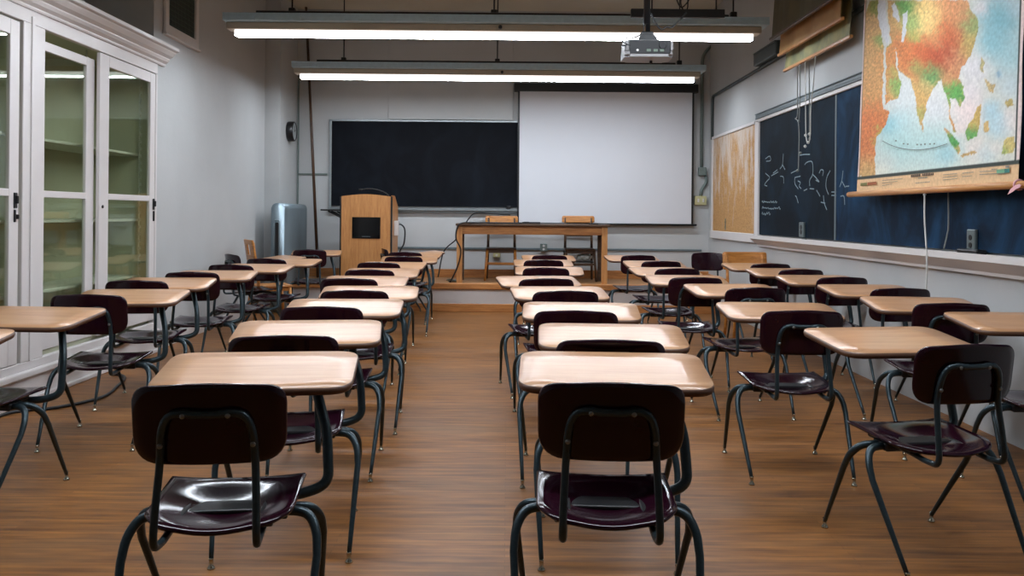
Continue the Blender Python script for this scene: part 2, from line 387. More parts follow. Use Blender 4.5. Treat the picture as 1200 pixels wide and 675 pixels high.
# low platform across the end of the room
bm = nb()
boxb(bm, (-2.78, YP + .03, 0), (XR, YB, ZP - .03), mi=0)
boxb(bm, (-2.80, YP - .015, ZP - .075), (XR, YP + .10, ZP), .008, 2, mi=1)
boxb(bm, (-2.80, YP + .10, ZP - .03), (XR, YB, ZP), mi=2)
boxb(bm, (-2.78, YP + .01, 0), (XR, YP + .03, .105), .004, 1, mi=1)
struct('platform', bm, [M['trim'], M['oakx'], M['oakp']])
bm = nb(); boxb(bm, (-2.8, YB - .02, ZP), (XR, YB, ZP + .115), .004); struct('baseboard_back', bm, M['oakx'])
bm = nb(); boxb(bm, (XR - .018, YP + .05, ZP), (XR, YB - .02, ZP + .085), .004); struct('baseboard_right', bm, M['oakx'])
bm = nb(); boxb(bm, (XL, YA1 + .02, 0), (XL + .014, YCH, .10), .003); struct('baseboard_left', bm, M['trim'])
# raceway along the back wall
bm = nb(); boxb(bm, (-2.2, YB - .022, .765), (2.75, YB, .795), .004); struct('trim_1', bm, M['greyframe'])
bm = nb(); boxb(bm, (-2.98, YB - .02, 1.80), (-2.56, YB, 1.825), .003); boxb(bm, (-2.985, YB - .02, .5), (-2.965, YB, 3.2), .003); struct('trim_2', bm, M['conduit'])

# ------------------------------------------------------------------ pendant lights
def ceiling_light(y, label):
    t = thing('ceiling_light', label, 'ceiling light', (-.145, y, 2.90), 0, 'long pendant ceiling lights')
    L2 = 2.44
    b = nb(); boxb(b, (-L2, -.055, .03), (L2, .055, .085), .008, 2)
    for f in b.faces: f.material_index = 0 if f.normal.z < -.9 or abs(f.calc_center_median().z - .03) < .004 else 1
    o = obj('diffuser', b, [M['lensdown'], M['lensside']], t)
    b = nb(); boxb(b, (-L2 - .07, -.075, .086), (L2 + .07, .075, .150), .006); boxb(b, (-.012, -.085, .090), (.012, -.074, .148), .002)
    obj('housing', b, M['housing'], t)
    b = nb(); boxb(b, (-L2 - .08, -.15, .151), (L2 + .12, .15, .158)); boxb(b, (-L2 - .08, -.15, .158), (L2 + .12, -.14, .218), .002); boxb(b, (-L2 - .08, .14, .158), (L2 + .12, .15, .218), .002)
    boxb(b, (-L2 - .08, -.157, .178), (L2 + .12, -.150, .186)); boxb(b, (-L2 - .08, -.162, .212), (L2 + .12, -.14, .219), .002)
    obj('tray', b, M['tray'], t)
    for k in range(12):
        b = nb(); x = -L2 + .2 + k * (2 * L2 - .3) / 11; boxb(b, (x - .03, -.160, .147), (x + .03, -.146, .180), .002); obj('clip', b, M['tray'], t)
    b = nb(); add_tube(b, [(-L2 + .22, -.10, .236), (L2 - .25, -.10, .236)], .016, 8); obj('conduit', b, M['blackmetal'], t)
    for x in (-1.9, 0.0, 2.25):
        b = nb(); add_tube(b, [(x, -.04, .215), (x, -.04, ZC - 2.90)], .008, 8); h = obj('hanger_rod', b, M['blackmetal'], t)
        b = nb(); boxb(b, (x - .03, -.07, .216), (x + .03, -.01, .29), .008, 2); obj('hanger_block', b, M['blackmetal'], h)
    b = nb(); add_lathe(b, [(.018, 0), (.018, .03), (.012, .036)], (.06, -.075, .118), (0, -1, 0), 10); obj('knob', b, M['blackmetal'], t)
    return t
ceiling_light(8.07, 'long lit pendant light behind the projector, the nearer of the two in view')
ceiling_light(10.60, 'long lit pendant light just in front of the projection screen')
ceiling_light(3.00, 'long lit pendant light overhead, out of frame, the first one into the room')
ceiling_light(5.54, 'long lit pendant light overhead, out of frame, just before the first one in view')

# ------------------------------------------------------------------ glass-doored cabinet in the left wall
XF = -3.16
cab = thing('display_cabinet', 'white built-in display cabinet with glass sliding doors along the side wall', 'cabinet', (XF, 5.9, 0))
def cw(bm_, lo, hi, bev=.004, seg=1, mi=0):     # world box in the cabinet's frame (x - XF, y - 5.9)
    boxb(bm_, (lo[0] - XF, lo[1] - 5.9, lo[2]), (hi[0] - XF, hi[1] - 5.9, hi[2]), bev, seg, mi)
b = nb()
cw(b, (XF - .55, YA0 + .01, .17), (XF - .53, YA1 - .01, 2.60), 0)                       # back board
cw(b, (XF - .53, YA1 - .04, .17), (XF - .045, YA1 - .01, 2.60), 0); cw(b, (XF - .53, YA0 + .01, .17), (XF - .045, YA0 + .04, 2.60), 0)
cw(b, (XF - .53, 5.63, .17), (XF - .06, 5.66, 2.60), 0)
cw(b, (XF - .53, YA0 + .04, .17), (XF - .06, YA1 - .04, .30), 0); cw(b, (XF - .53, YA0 + .04, 2.56), (XF - .06, YA1 - .04, 2.60), 0)
obj('carcass', b, M['inside'], cab)
b = nb()                                                                                # face frame
cw(b, (XF - .045, YA0 + .01, 2.50), (XF, YA1, 2.60)); cw(b, (XF - .045, YA0 + .01, .215), (XF, YA1, .27))
cw(b, (XF - .045, YA1 - .035, .27), (XF, YA1, 2.50)); cw(b, (XF - .045, YA0 + .01, .27), (XF, YA0 + .08, 2.50))
cw(b, (XF - .045, 5.555, .27), (XF, 5.815, 2.50)); cw(b, (XF, 5.640, .27), (XF + .010, 5.675, 2.55), .003)
obj('face_frame', b, M['cabinet'], cab)
b = nb()                                                                                # plinth and ledge
cw(b, (XF - .05, YA0 + .01, 0), (XF + .012, YA1, .17), .004); cw(b, (XF - .05, YA0 + .01, .17), (XF + .035, YA1 + .01, .215), .010, 2); cw(b, (XF + .012, YA0 + .01, 0), (XF + .03, YA1, .035), .008, 2)
obj('plinth', b, M['cabinet'], cab)
b = nb()                                                                                # moulded cornice (profile in x,z swept along y)
prof = [(-.02, 2.590), (.010, 2.590), (.016, 2.602), (.016, 2.612), (.040, 2.630), (.052, 2.652), (.052, 2.660), (.085, 2.678), (.108, 2.706), (.112, 2.716), (.132, 2.720), (.140, 2.726), (.140, 2.752), (-.02, 2.752)]
add_prism(b, [(x, YA0 - 5.89, z) for x, z in prof], (0, YA1 + .125 - YA0, 0)); obj('cornice', b, M['cabinet'], cab)
for k, z in enumerate((.70, 1.20, 1.78)):
    b = nb(); cw(b, (XF - .52, 5.67, z - .022), (XF - .14, YA1 - .05, z), .003); obj('shelf', b, M['shelf'], cab)
    b = nb(); cw(b, (XF - .52, YA0 + .05, z - .022), (XF - .14, 5.62, z), .003); obj('shelf', b, M['shelf'], cab)
for y in (5.70, 6.64, YA1 - .075):
    b = nb(); cw(b, (XF - .13, y - .012, .32), (XF - .125, y + .012, 2.52), 0)
    for i in range(34): cw(b, (XF - .125, y - .016, .36 + i * .063), (XF - .115, y + .016, .385 + i * .063), 0)
    obj('shelf_standard', b, M['shelf'], cab)
def cab_door(y0, y1, x, z0, z1, sl, sr, top, bot, mid, name='door'):
    b = nb(); cw(b, (x - .028, y0, z0), (x, y0 + sl, z1), .003); cw(b, (x - .028, y1 - sr, z0), (x, y1, z1), .003)
    cw(b, (x - .028, y0 + sl, z1 - top), (x, y1 - sr, z1), .003); cw(b, (x - .028, y0 + sl, z0), (x, y1 - sr, z0 + bot), .003)
    cw(b, (x - .028, y0 + sl, mid - .024), (x, y1 - sr, mid + .024), .003)
    d = obj(name, b, M['cabinet'], cab)
    for za, zb in ((z0 + bot, mid - .024), (mid + .024, z1 - top)):
        g = nb(); cw(g, (x - .018, y0 + sl - .005, za - .005), (x - .013, y1 - sr + .005, zb + .005), 0); obj('glass_pane', g, M['glass'], d)
    return d
d1 = cab_door(YA0 + .09, 5.515, XF - .002, .275, 2.485, .10, .105, .10, .16, 1.38)
d2 = cab_door(5.80, 6.60, XF - .045, .30, 2.435, .05, .12, .065, .12, 1.38)
d3 = cab_door(6.605, YA1 - .04, XF - .004, .30, 2.495, .155, .10, .09, .12, 1.38)
def latch(door, y, z):
    g = nb(); cw(g, (XF - .006, y - .018, z - .05), (XF + .006, y + .018, z + .05), .004); cw(g, (XF + .004, y - .006, z - .02), (XF + .022, y + .006, z + .03), .003); obj('latch', g, M['black'], door)
latch(d1, 5.475, 1.33); latch(d3, YA1 - .065, 1.33)
g = nb(); cw(g, (XF - .004, 5.46, 1.19), (XF + .008, 5.475, 1.27), .003); cw(g, (XF - .004, 5.485, 1.21), (XF + .014, 5.50, 1.24), .003); obj('latch', g, M['black'], d1)
g = nb(); cw(g, (XF - .006, YA1 - .075, 1.18), (XF + .008, YA1 - .055, 1.27), .003); obj('latch', g, M['black'], d3)
g = nb(); add_lathe(g, [(.013, 0), (.013, .006), (.006, .009)], (0 - .004, 6.66 - 5.9, 1.30), (1, 0, 0), 12); obj('keyhole', g, M['black'], d3)

# vent high on the left wall
vt = thing('wall_vent', 'dark mesh air vent in a white frame high on the side wall', 'vent', (XL, 8.30, 2.90))
b = nb()
for lo, hi in (((0, -.42, .01), (.03, -.34, 1.1)), ((0, .34, .01), (.03, .42, 1.1)), ((0, -.415, .01), (.0295, .415, .11)), ((0, -.42, 1.02), (.03, .42, 1.1))): boxb(b, lo, hi, .006)
boxb(b, (0, -.44, 0), (.045, .44, .022), .004); obj('vent_frame', b, M['trim'], vt)
b = nb(); boxb(b, (.001, -.34, .11), (.004, .34, 1.02)); obj('backing', b, M['black'], vt)
b = nb()
for k in range(24): boxb(b, (.006, -.338 + k * .0292, .112), (.010, -.334 + k * .0292, 1.018))
for k in range(20): boxb(b, (.006, -.338, .13 + k * .046), (.011, .338, .134 + k * .046))
obj('grille', b, M['dark'], vt)

# clock on the boxed-out wall
ck = thing('wall_clock', 'small round black wall clock above the silver radiator cover', 'clock', (XCH, 11.62, 2.37))
b = nb(); add_lathe(b, [(.13, 0), (.135, .02), (.135, .085), (.122, .095), (.118, .080)], (0, 0, 0), (1, 0, 0), 28); obj('clock_case', b, M['black'], ck)
b = nb(); add_lathe(b, [(.118, .0805), (.118, .083)], (0, 0, 0), (1, 0, 0), 28); obj('clock_face', b, M['clockface'], ck)
b = nb(); add_box(b, (.086, .025, .01), (.003, .07, .008), rot=Matrix.Rotation(.5, 3, 'X')); add_box(b, (.087, 0, .035), (.003, .006, .09)); obj('clock_hand', b, M['black'], ck)

# silver radiator cover in the corner
rc = thing('radiator_cover', 'tall silver metal radiator cover with rounded top in the back corner', 'radiator cover', (-2.91, 11.40, 0))
b = nb()
ol = rounded_outline([(-.085, 0, .001), (.085, 0, .001), (.085, 1.385, .075), (-.085, 1.385, .075)], 8)
add_prism(b, [(p.x, -.60, p.y) for p in ol], (0, 1.20, 0))
bmesh.ops.bevel(b, geom=[e for e in b.edges if abs(e.verts[0].co.y - e.verts[1].co.y) < 1e-6 and e.verts[0].co.y < -.59], offset=.02, segments=3, affect='EDGES')
for f in b.faces: f.smooth = True
obj('casing', b, M['radiator'], rc)
b = nb()
sl = rounded_outline([(-.030, .35, .004), (.012, .35, .004), (.012, 1.14, .02), (-.030, 1.14, .02)], 5)
add_prism(b, [(p.x, -.603, p.y) for p in sl], (0, .004, 0)); obj('slot', b, M['black'], rc)
b = nb()
add_tube(b, fillet([(-.045, -.606, .35), (-.045, -.606, 1.17), (.026, -.606, 1.17), (.026, -.606, .35)], .03), .008, 8); obj('slot_rim', b, M['radiator'], rc)

# long pole leaning in the corner
bm = nb(); p0 = on_y(374.6, 305, 11.93); p1 = on_y(358.6, 6, 11.98)
p0 = (p0[0] + .007, p0[1] - .12, ZP)
add_tube(bm, [p0, p1], [.022, .017], 10); add_tube(bm, [Vector(p1) + Vector((0, 0, -.02)), Vector(p1) + Vector((.0, -.05, .05)), Vector(p1) + Vector((.0, -.09, .02))], .008, 8)
tag(obj('window_pole', bm, M['stick']), 'long thin dark pole leaning in the corner by the wall chalkboard', 'pole')

# ------------------------------------------------------------------ back wall fittings
cb = thing('chalkboard', 'black chalkboard on the back wall behind the wooden lectern', 'chalkboard', (-1.15, YB, 1.34))
x0, x1 = -2.52 + 1.15, .75 + 1.15
b = nb(); boxb(b, (x0 + .02, -.03, .03), (x1, -.012, 1.23)); obj('slate_panel', b, M['slate'], cb)
b = nb(); boxb(b, (x0 - .015, -.04, .0), (x0 + .022, 0, 1.25), .004); boxb(b, (x0 - .015, -.04, 1.225), (x1, 0, 1.25), .004); obj('board_frame', b, M['alum'], cb)
b = nb(); boxb(b, (x0 - .015, -.085, -.03), (x1, 0, -.012), .004); boxb(b, (x0 - .015, -.085, -.012), (x1, -.077, .004), .002); boxb(b, (x0 - .01, -.035, -.06), (x1, 0, -.03), .004); obj('chalk_tray', b, M['alum'], cb)
bm = nb(); boxb(bm, (-.02, 12.015, 1.328), (.04, 12.085, 1.385), .008, 2); tag(obj('chalk_eraser', bm, M['black']), 'small black block on the chalk tray beside the projection screen', 'eraser')

ps = thing('projection_screen', 'large white pull-down projection screen on the back wall', 'projection screen', (1.37, 12.0, 1.12))
b = nb(); boxb(b, (-1.295, .0, 1.88), (1.30, .0996, 2.0), .012, 2); obj('screen_case', b, M['black'], ps)
b = nb(); boxb(b, (-1.215, .010, .03), (1.215, .013, 1.90)); obj('screen_sheet', b, M['screen'], ps)
for xa in (-1.24, 1.213):
    b = nb(); boxb(b, (xa, .008, .03), (xa + .027, .0145, 1.89)); obj('screen_border', b, M['black'], ps)
b = nb(); add_tube(b, [(-1.26, .011, .022), (1.29, .011, .022)], .014, 10); boxb(b, (-1.25, 0, .012), (1.27, .022, .032)); obj('bottom_bar', b, M['black'], ps)
for u, v, lab in ((582, 297, 'small pale outlet box low on the back wall behind the table, seen through a chair'), (637, 290, 'small pale outlet box low on the back wall between the two table chairs')):
    p = on_y(u, v, YB - .02); t = thing('outlet_box', lab, 'outlet', p)
    b = nb(); boxb(b, (-.05, -.035, -.055), (.05, .02, .055), .008, 2); obj('outlet_body', b, M['ivory'] if u < 600 else M['conduit'], t)
    for z in (-.025, .025):
        b = nb(); add_lathe(b, [(.017, 0), (.015, .004)], (0, -.0345, z), (0, -1, 0), 12); obj('socket', b, M['trim'], t)
# conduit and boxes in the right corner
cd = thing('conduit_run', 'grey conduit pipes running down the back right corner to junction boxes', 'conduit', (2.72, YB, 1.5))
def cx(u, v, y=YB - .02): 
    p = on_y(u, v, y); return (p[0] - 2.72, p[1] - YB, p[2] - 1.5)
b = nb(); add_tube(b, fillet([cx(848, 44), cx(823, 62), cx(822, 196)], .15), .022, 8); obj('pipe', b, M['conduit'], cd)
b = nb(); add_tube(b, fillet([cx(827, 206), cx(828, 214), cx(822, 222), cx(821, 230)], .05), .022, 8); obj('pipe', b, M['conduit'], cd)
p = cx(822.5, 201); b = nb(); boxb(b, (p[0] - .055, -.07, p[2] - .06), (p[0] + .055, 0, p[2] + .06), .012, 2); obj('junction_box', b, M['conduit'], cd)
p = cx(820.5, 235); b = nb(); boxb(b, (p[0] - .085, -.06, p[2] - .065), (p[0] + .085, 0, p[2] + .065), .010, 2); j = obj('switch_box', b, M['ivory'], cd)
for dx in (-.035, .035):
    b = nb(); boxb(b, (p[0] + dx - .012, -.066, p[2] - .025), (p[0] + dx + .012, -.059, p[2] + .025), .003); obj('switch', b, M['trim'], j)
# conduit along the right wall
bm = nb(); a1 = on_x(835, 113, XR - .02); 
add_tube(bm, fillet([(XR - .02, a1[1], 2.33), (XR - .02, a1[1], a1[2]), (XR - .02, 5.0, a1[2] + .02)], .08), .020, 8)
tag(obj('wall_conduit', bm, M['darkconduit']), 'dark conduit running along the wall high above the side chalkboard', 'conduit')
bm = nb(); p = on_x(889, 76, XR - .03); q = on_x(916, 60, XR - .03)
boxb(bm, (XR - .09, q[1], a1[2] + .025), (XR - .001, p[1], a1[2] + .16), .012, 2); boxb(bm, (XR - .1, q[1] + .02, a1[2] + .155), (XR - .001, p[1] - .02, a1[2] + .172), .004)
tag(obj('wire_box', bm, M['darkconduit']), 'dark rectangular box on the conduit below the rolled maps', 'junction box')

# ------------------------------------------------------------------ right wall: corkboard, chalkboard, maps
def ry(u, v, X): return on_x(u, v, X)
ZB0, ZB1 = 1.07, 2.33
YC0, YC1 = 9.80, 11.80
ck2 = thing('corkboard', 'tan corkboard with white scuffs on the side wall next to the chalkboard', 'corkboard', (XR, (YC0 + YC1) / 2, (ZB0 + ZB1) / 2))
b = nb(); h = (ZB1 - ZB0) / 2; w = (YC1 - YC0) / 2
boxb(b, (-.012, -w, -h), (0, w, h)); obj('cork_panel', b, M['cork'], ck2)
b = nb(); boxb(b, (-.03, w, -h - .02), (0, w + .06, h + .035), .004); boxb(b, (-.03, -w - .0, h), (0, w, h + .035), .004); boxb(b, (-.035, -w, -h - .105), (0, w + .06, -h), .006)
obj('cork_frame', b, M['trim'], ck2)
b = nb(); boxb(b, (-.016, .30, -h + .02), (-.011, .335, -h + .17), .002); boxb(b, (-.02, .31, -h + .05), (-.015, .325, -h + .075)); boxb(b, (-.02, .31, -h + .11), (-.015, .325, -h + .135)); obj('outlet_plate', b, M['dark'], ck2)

YS0, YS1 = 2.6, 9.62
sb = thing('chalkboard', 'long blue-black chalkboard with chalk drawings on the side wall', 'chalkboard', (XR, 6.1, 1.07))
def sbx(bm_, lo, hi, bev=.004, seg=1): boxb(bm_, (lo[0] - XR, lo[1] - 6.1, lo[2] - 1.07), (hi[0] - XR, hi[1] - 6.1, hi[2] - 1.07), bev, seg)
b = nb(); sbx(b, (XR - .025, 7.36, ZB0), (XR - .008, YS1 - .04, ZB1), 0); obj('slate_panel', b, M['slate_teal'], sb)
b = nb(); sbx(b, (XR - .025, YS0, ZB0), (XR - .008, 7.355, ZB1), 0); obj('slate_panel', b, M['slate_blue'], sb)
b = nb(); sbx(b, (XR - .030, 7.342, ZB0), (XR - .024, 7.372, ZB1), .002); obj('joint_strip', b, M['greyframe'], sb)
b = nb(); sbx(b, (XR - .045, YS1 - .04, ZB0 - .02), (XR, YS1 + .10, ZB1 + .02)); sbx(b, (XR - .045, YS0, ZB1), (XR, YS1 + .06, ZB1 + .035)); obj('board_frame', b, M['trim'], sb)
b = nb(); sbx(b, (XR - .055, YS0, ZB1 + .035), (XR, YS1 + .06, ZB1 + .055)); sbx(b, (XR - .05, YS0, ZB1 + .055), (XR, YS1 + .06, ZB1 + .085)); sbx(b, (XR - .06, YS0, ZB1 + .085), (XR, YS1 + .06, ZB1 + .098)); obj('top_rail', b, M['greyframe'], sb)
b = nb()
prof = [(0, -.012), (-.028, -.012), (-.10, -.020), (-.102, -.008), (-.112, -.008), (-.112, -.050), (-.03, -.115), (-.03, -.135), (0, -.135)]
add_prism(b, [(x, YS0 - 6.1, z) for x, z in prof], (0, YS1 + .03 - YS0, 0)); obj('chalk_tray', b, M['trim'], sb)
# chalk drawing: ring structures and three lines of worn script
strokes = [
 [(918, 180), (917, 193), (914, 198)], [(917, 193), (920, 199)], [(914.5, 206.5), (918, 207.5), (918.5, 215)], [(904, 206), (912, 201.5)], [(906, 203), (911, 199)], [(897, 203), (902, 208), (899, 212), (896, 216.5), (899, 218)],
 [(927, 203), (932, 200.5), (935, 200)], [(931.5, 208), (931.5, 215), (935.5, 221.5)], [(931.5, 208), (938, 206.5)], [(932, 229.5), (933.5, 231), (935.5, 238)], [(937, 182), (943, 181), (949, 181)],
 [(943, 193), (946, 190), (952, 190), (952.5, 204), (949, 211), (949, 218)], [(952, 204), (956, 208), (960, 213)], [(949, 221), (954, 221.5)], [(942, 223.5), (946, 221.5)], [(957, 223), (961, 230)], [(956, 211), (959.5, 213)],
 [(973, 200), (969, 208), (968, 219), (971, 228)], [(974.5, 225), (980, 225)], [(974.5, 229), (980, 229)], [(988, 200), (986.5, 212), (984, 219)], [(986.5, 212), (990.5, 219.5)], [(991, 218.5), (995, 218)], [(985, 230), (989, 230), (990, 240)],
 [(965, 229), (966, 238), (969, 246)], [(962, 237), (967, 238)], [(935, 212), (938, 214), (936.5, 218), (939, 221)], [(960, 203), (962, 199), (965, 200), (964, 206)], [(897, 186), (902, 183), (903, 188), (898, 189)],
]
random.seed(3)
for y0 in (236.5, 243.8, 250.5):
    x = 893.0
    while x < (911 if y0 < 240 else 914 if y0 < 247 else 902):
        l = random.uniform(1.6, 3.0); strokes.append([(x, y0 + random.uniform(-1.2, 1.2)), (x + l * .35, y0 + random.uniform(-2, .5)), (x + l * .6, y0 + random.uniform(-.3, 1.6)), (x + l, y0 + random.uniform(-1, 1))]); x += l + .4
b = nb()
for s in strokes:
    P = [Vector(on_x(u, v, XR - .0262)) for u, v in s]
    P = smooth_path(P, 3) if len(P) > 2 else P
    for i in range(len(P) - 1):
        d = (P[i + 1] - P[i]); nrm = Vector((0, -d.z, d.y)).normalized() * .0048
        q = [P[i] - nrm, P[i + 1] - nrm, P[i + 1] + nrm, P[i] + nrm]
        add_prism(b, [v - Vector((XR, 6.1, 1.07)) for v in q], (-.0012, 0, 0))
obj('chalk_drawing', b, M['chalk'], sb)
def outlet_plate(u0, v0, u1, v1, lab):
    p = on_x(u0, v1, XR - .03); q = on_x(u1, v0, XR - .03); t = thing('outlet_plate', lab, 'outlet', (XR - .025, (p[1] + q[1]) / 2, (p[2] + q[2]) / 2)); hw = abs(p[1] - q[1]) / 2; hh = abs(q[2] - p[2]) / 2
    b = nb(); boxb(b, (-.022, -hw, -hh), (0, hw, hh), .006, 2); o = obj('cover_plate', b, M['plate'], t)
    for z in (-.32 * hh, .32 * hh):
        b = nb(); add_lathe(b, [(hw * .38, 0), (hw * .36, .004)], (-.0215, 0, z), (-1, 0, 0), 14); obj('socket', b, M['black'], t)
outlet_plate(1135.5, 269, 1145.5, 296.5, 'grey outlet plate on the side chalkboard above the black eraser')
outlet_plate(938, 260.5, 943.5, 277.5, 'grey outlet plate at the foot of the chalkboard below the hanging chains')
bm = nb(); p = on_x(1126, 298.5, XR - .07); q = on_x(1150, 299, XR - .07); boxb(bm, (XR - .098, q[1], 1.055), (XR - .035, p[1], 1.085), .008, 2)
tag(obj('chalk_eraser', bm, M['black']), 'flat black eraser lying on the side chalk tray under the outlet', 'eraser')
bm = nb(); p = on_x(942, 278.5, XR - .07); add_tube(bm, [(XR - .07, p[1] - .06, 1.059), (XR - .075, p[1] + .03, 1.059)], .007, 8); tag(obj('chalk_stick', bm, M['darkconduit']), 'small dark chalk holder on the side chalk tray near the corkboard', 'chalk')

# the big pulled-down map
XM = 2.71
pl, pr = on_x(1004.5, 227, XM), on_x(1194, 219, XM)
YML, YMR = pl[1], pr[1]; ZM0 = 1.45; ZM1 = 3.30
A = [  # printed land areas, as outlines on the sheet
 [(0, 300), (70, 0), (135, 0), (140, 110), (165, 240), (186, 330), (188, 500), (190, 735), (195, 765), (240, 785), (235, 830), (190, 920), (155, 965), (145, 1050), (152, 1230), (40, 1240)],
 [(205, 325), (268, 325), (276, 420), (300, 540), (325, 600), (300, 690), (250, 705), (209, 735)],
 [(200, 0), (215, 130), (240, 300), (205, 330), (268, 330), (290, 420), (300, 500), (340, 530), (385, 550), (400, 620), (428, 690), (440, 800), (462, 880), (480, 880), (505, 730), (545, 630), (590, 575), (605, 560), (640, 660), (660, 740), (672, 850), (705, 935), (722, 935), (690, 850), (672, 800), (672, 700), (705, 690), (740, 757), (772, 680), (765, 610), (725, 545), (735, 490), (790, 420), (820, 370), (858, 200), (855, 130), (800, 60), (770, 0)],
 [(625, 893), (660, 915), (742, 1010), (752, 1078), (735, 1085), (680, 1000)], [(778, 935), (800, 880), (840, 820), (862, 745), (888, 730), (884, 850), (862, 965), (800, 985)],
 [(750, 1092), (850, 1066), (872, 1076), (762, 1108)], [(880, 395), (905, 440), (900, 520), (882, 500)], [(905, 545), (955, 590), (975, 650), (945, 645)], [(908, 870), (942, 848), (948, 925), (918, 935)],
 [(1040, 1085), (1055, 990), (1085, 960), (1125, 955), (1125, 1080)], [(1050, 720), (1100, 690), (1120, 740), (1070, 760)], [(478, 860), (490, 880), (486, 925), (474, 915)], [(950, 600), (985, 590), (975, 640), (950, 650)],
]
Lakes = [[(140, 0), (190, 0), (200, 120), (230, 250), (207, 312), (170, 240), (135, 110)], [(235, 35), (262, 18), (300, 140), (282, 155), (250, 110)], [(320, 100), (350, 82), (356, 130), (332, 290), (310, 290), (320, 180)]]
def inside(p, poly):
    x, y = p; c = False; j = len(poly) - 1
    for i in range(len(poly)):
        xi, yi = poly[i]; xj, yj = poly[j]
        if (yi > y) != (yj > y) and x < (xj - xi) * (y - yi) / (yj - yi) + xi: c = not c
        j = i
    return c
tones = [(590, 380, 105, (170, 58, 24), 2.0), (470, 400, 90, (196, 92, 50), 1.1), (350, 400, 110, (206, 116, 60), 1.0), (650, 230, 90, (196, 96, 56), 1.1), (560, 300, 50, (226, 176, 116), .8), (480, 120, 110, (232, 200, 130), 1.2), (640, 60, 90, (212, 140, 96), .9), (740, 130, 70, (214, 146, 100), .8),
 (350, 60, 50, (66, 160, 84), 1.5), (395, 160, 50, (110, 180, 104), 1.2), (400, 250, 40, (150, 176, 90), .7), (540, 515, 60, (66, 156, 88), 1.7), (430, 470, 40, (110, 168, 90), 1.2), (300, 600, 55, (120, 176, 90), 1.3), (260, 500, 30, (130, 176, 90), .9), (170, 290, 40, (110, 170, 88), 1.0), (110, 40, 40, (130, 150, 70), .9),
 (800, 170, 70, (130, 164, 100), 1.1), (810, 330, 70, (186, 162, 92), 1.1), (705, 650, 55, (78, 162, 74), 1.7), (690, 430, 80, (204, 142, 100), 1.0), (660, 560, 50, (202, 144, 96), .9), (450, 680, 70, (206, 164, 96), 1.2), (470, 800, 40, (170, 164, 90), .9), (500, 620, 40, (190, 170, 110), .8),
 (100, 400, 110, (214, 164, 96), 1.2), (100, 620, 120, (216, 158, 92), 1.1), (230, 450, 80, (216, 144, 78), 1.0), (120, 850, 110, (214, 118, 62), 1.3), (200, 800, 60, (206, 126, 66), 1.0), (100, 1040, 100, (206, 116, 64), 1.3), (175, 930, 30, (120, 176, 86), 1.3), (150, 1010, 25, (150, 180, 96), .8), (100, 1160, 70, (200, 164, 108), 1.0),
 (720, 990, 50, (50, 150, 74), 1.8), (650, 910, 25, (200, 150, 100), 1.0), (830, 950, 50, (78, 160, 80), 1.3), (860, 830, 60, (200, 168, 90), 1.2), (700, 880, 40, (206, 150, 90), 1.0), (1090, 1020, 60, (206, 188, 116), 1.2), (1060, 1060, 30, (110, 170, 90), .8), (920, 590, 60, (190, 170, 120), 1.0), (930, 890, 40, (206, 172, 110), 1.0), (890, 460, 40, (170, 168, 120), 1.0), (1085, 725, 40, (180, 164, 100), 1.0), (800, 1085, 60, (196, 160, 100), 1.0)]
seas = [(330, 660, 110, (208, 216, 220), 1.0), (560, 760, 110, (212, 214, 218), 1.0), (240, 880, 60, (112, 190, 206), 1.3), (330, 850, 90, (176, 214, 218), .9), (300, 1030, 130, (158, 206, 206), 1.1), (560, 1020, 150, (166, 208, 208), 1.1), (650, 1080, 60, (130, 192, 206), 1.0), (230, 1120, 60, (206, 208, 200), .9), (200, 1200, 50, (224, 222, 206), .8),
 (1010, 130, 120, (92, 178, 196), 1.6), (960, 300, 80, (120, 192, 206), 1.2), (1080, 380, 120, (140, 198, 210), 1.0), (1110, 60, 60, (190, 208, 216), 1.0), (880, 60, 40, (236, 222, 222), 1.2), (840, 480, 80, (222, 218, 222), 1.1), (1010, 520, 22, (60, 140, 186), .8), (790, 780, 90, (240, 218, 214), 1.3), (820, 640, 60, (228, 218, 220), 1.0), (960, 780, 60, (160, 206, 220), 1.1), (1010, 880, 70, (170, 210, 222), 1.1), (1100, 850, 70, (232, 220, 216), 1.0), (850, 1040, 60, (226, 214, 206), 1.0), (940, 1080, 60, (190, 212, 214), .9), (980, 1050, 40, (230, 218, 208), .8), (1100, 600, 80, (190, 212, 220), .8), (740, 900, 40, (240, 216, 210), 1.0)]
from mathutils import noise as mnoise
def blend(p, L, base, bw):
    s = bw; c = [x * bw for x in lin(base)]
    for u, v, r, col, w in L:
        d2 = ((p[0] - u) ** 2 + (p[1] - v) ** 2) / (r * r)
        if d2 < 9:
            k = w * 2.2 * math.exp(-d2); s += k; l = lin(col)
            for i in range(3): c[i] += l[i] * k
    return [x / s for x in c]
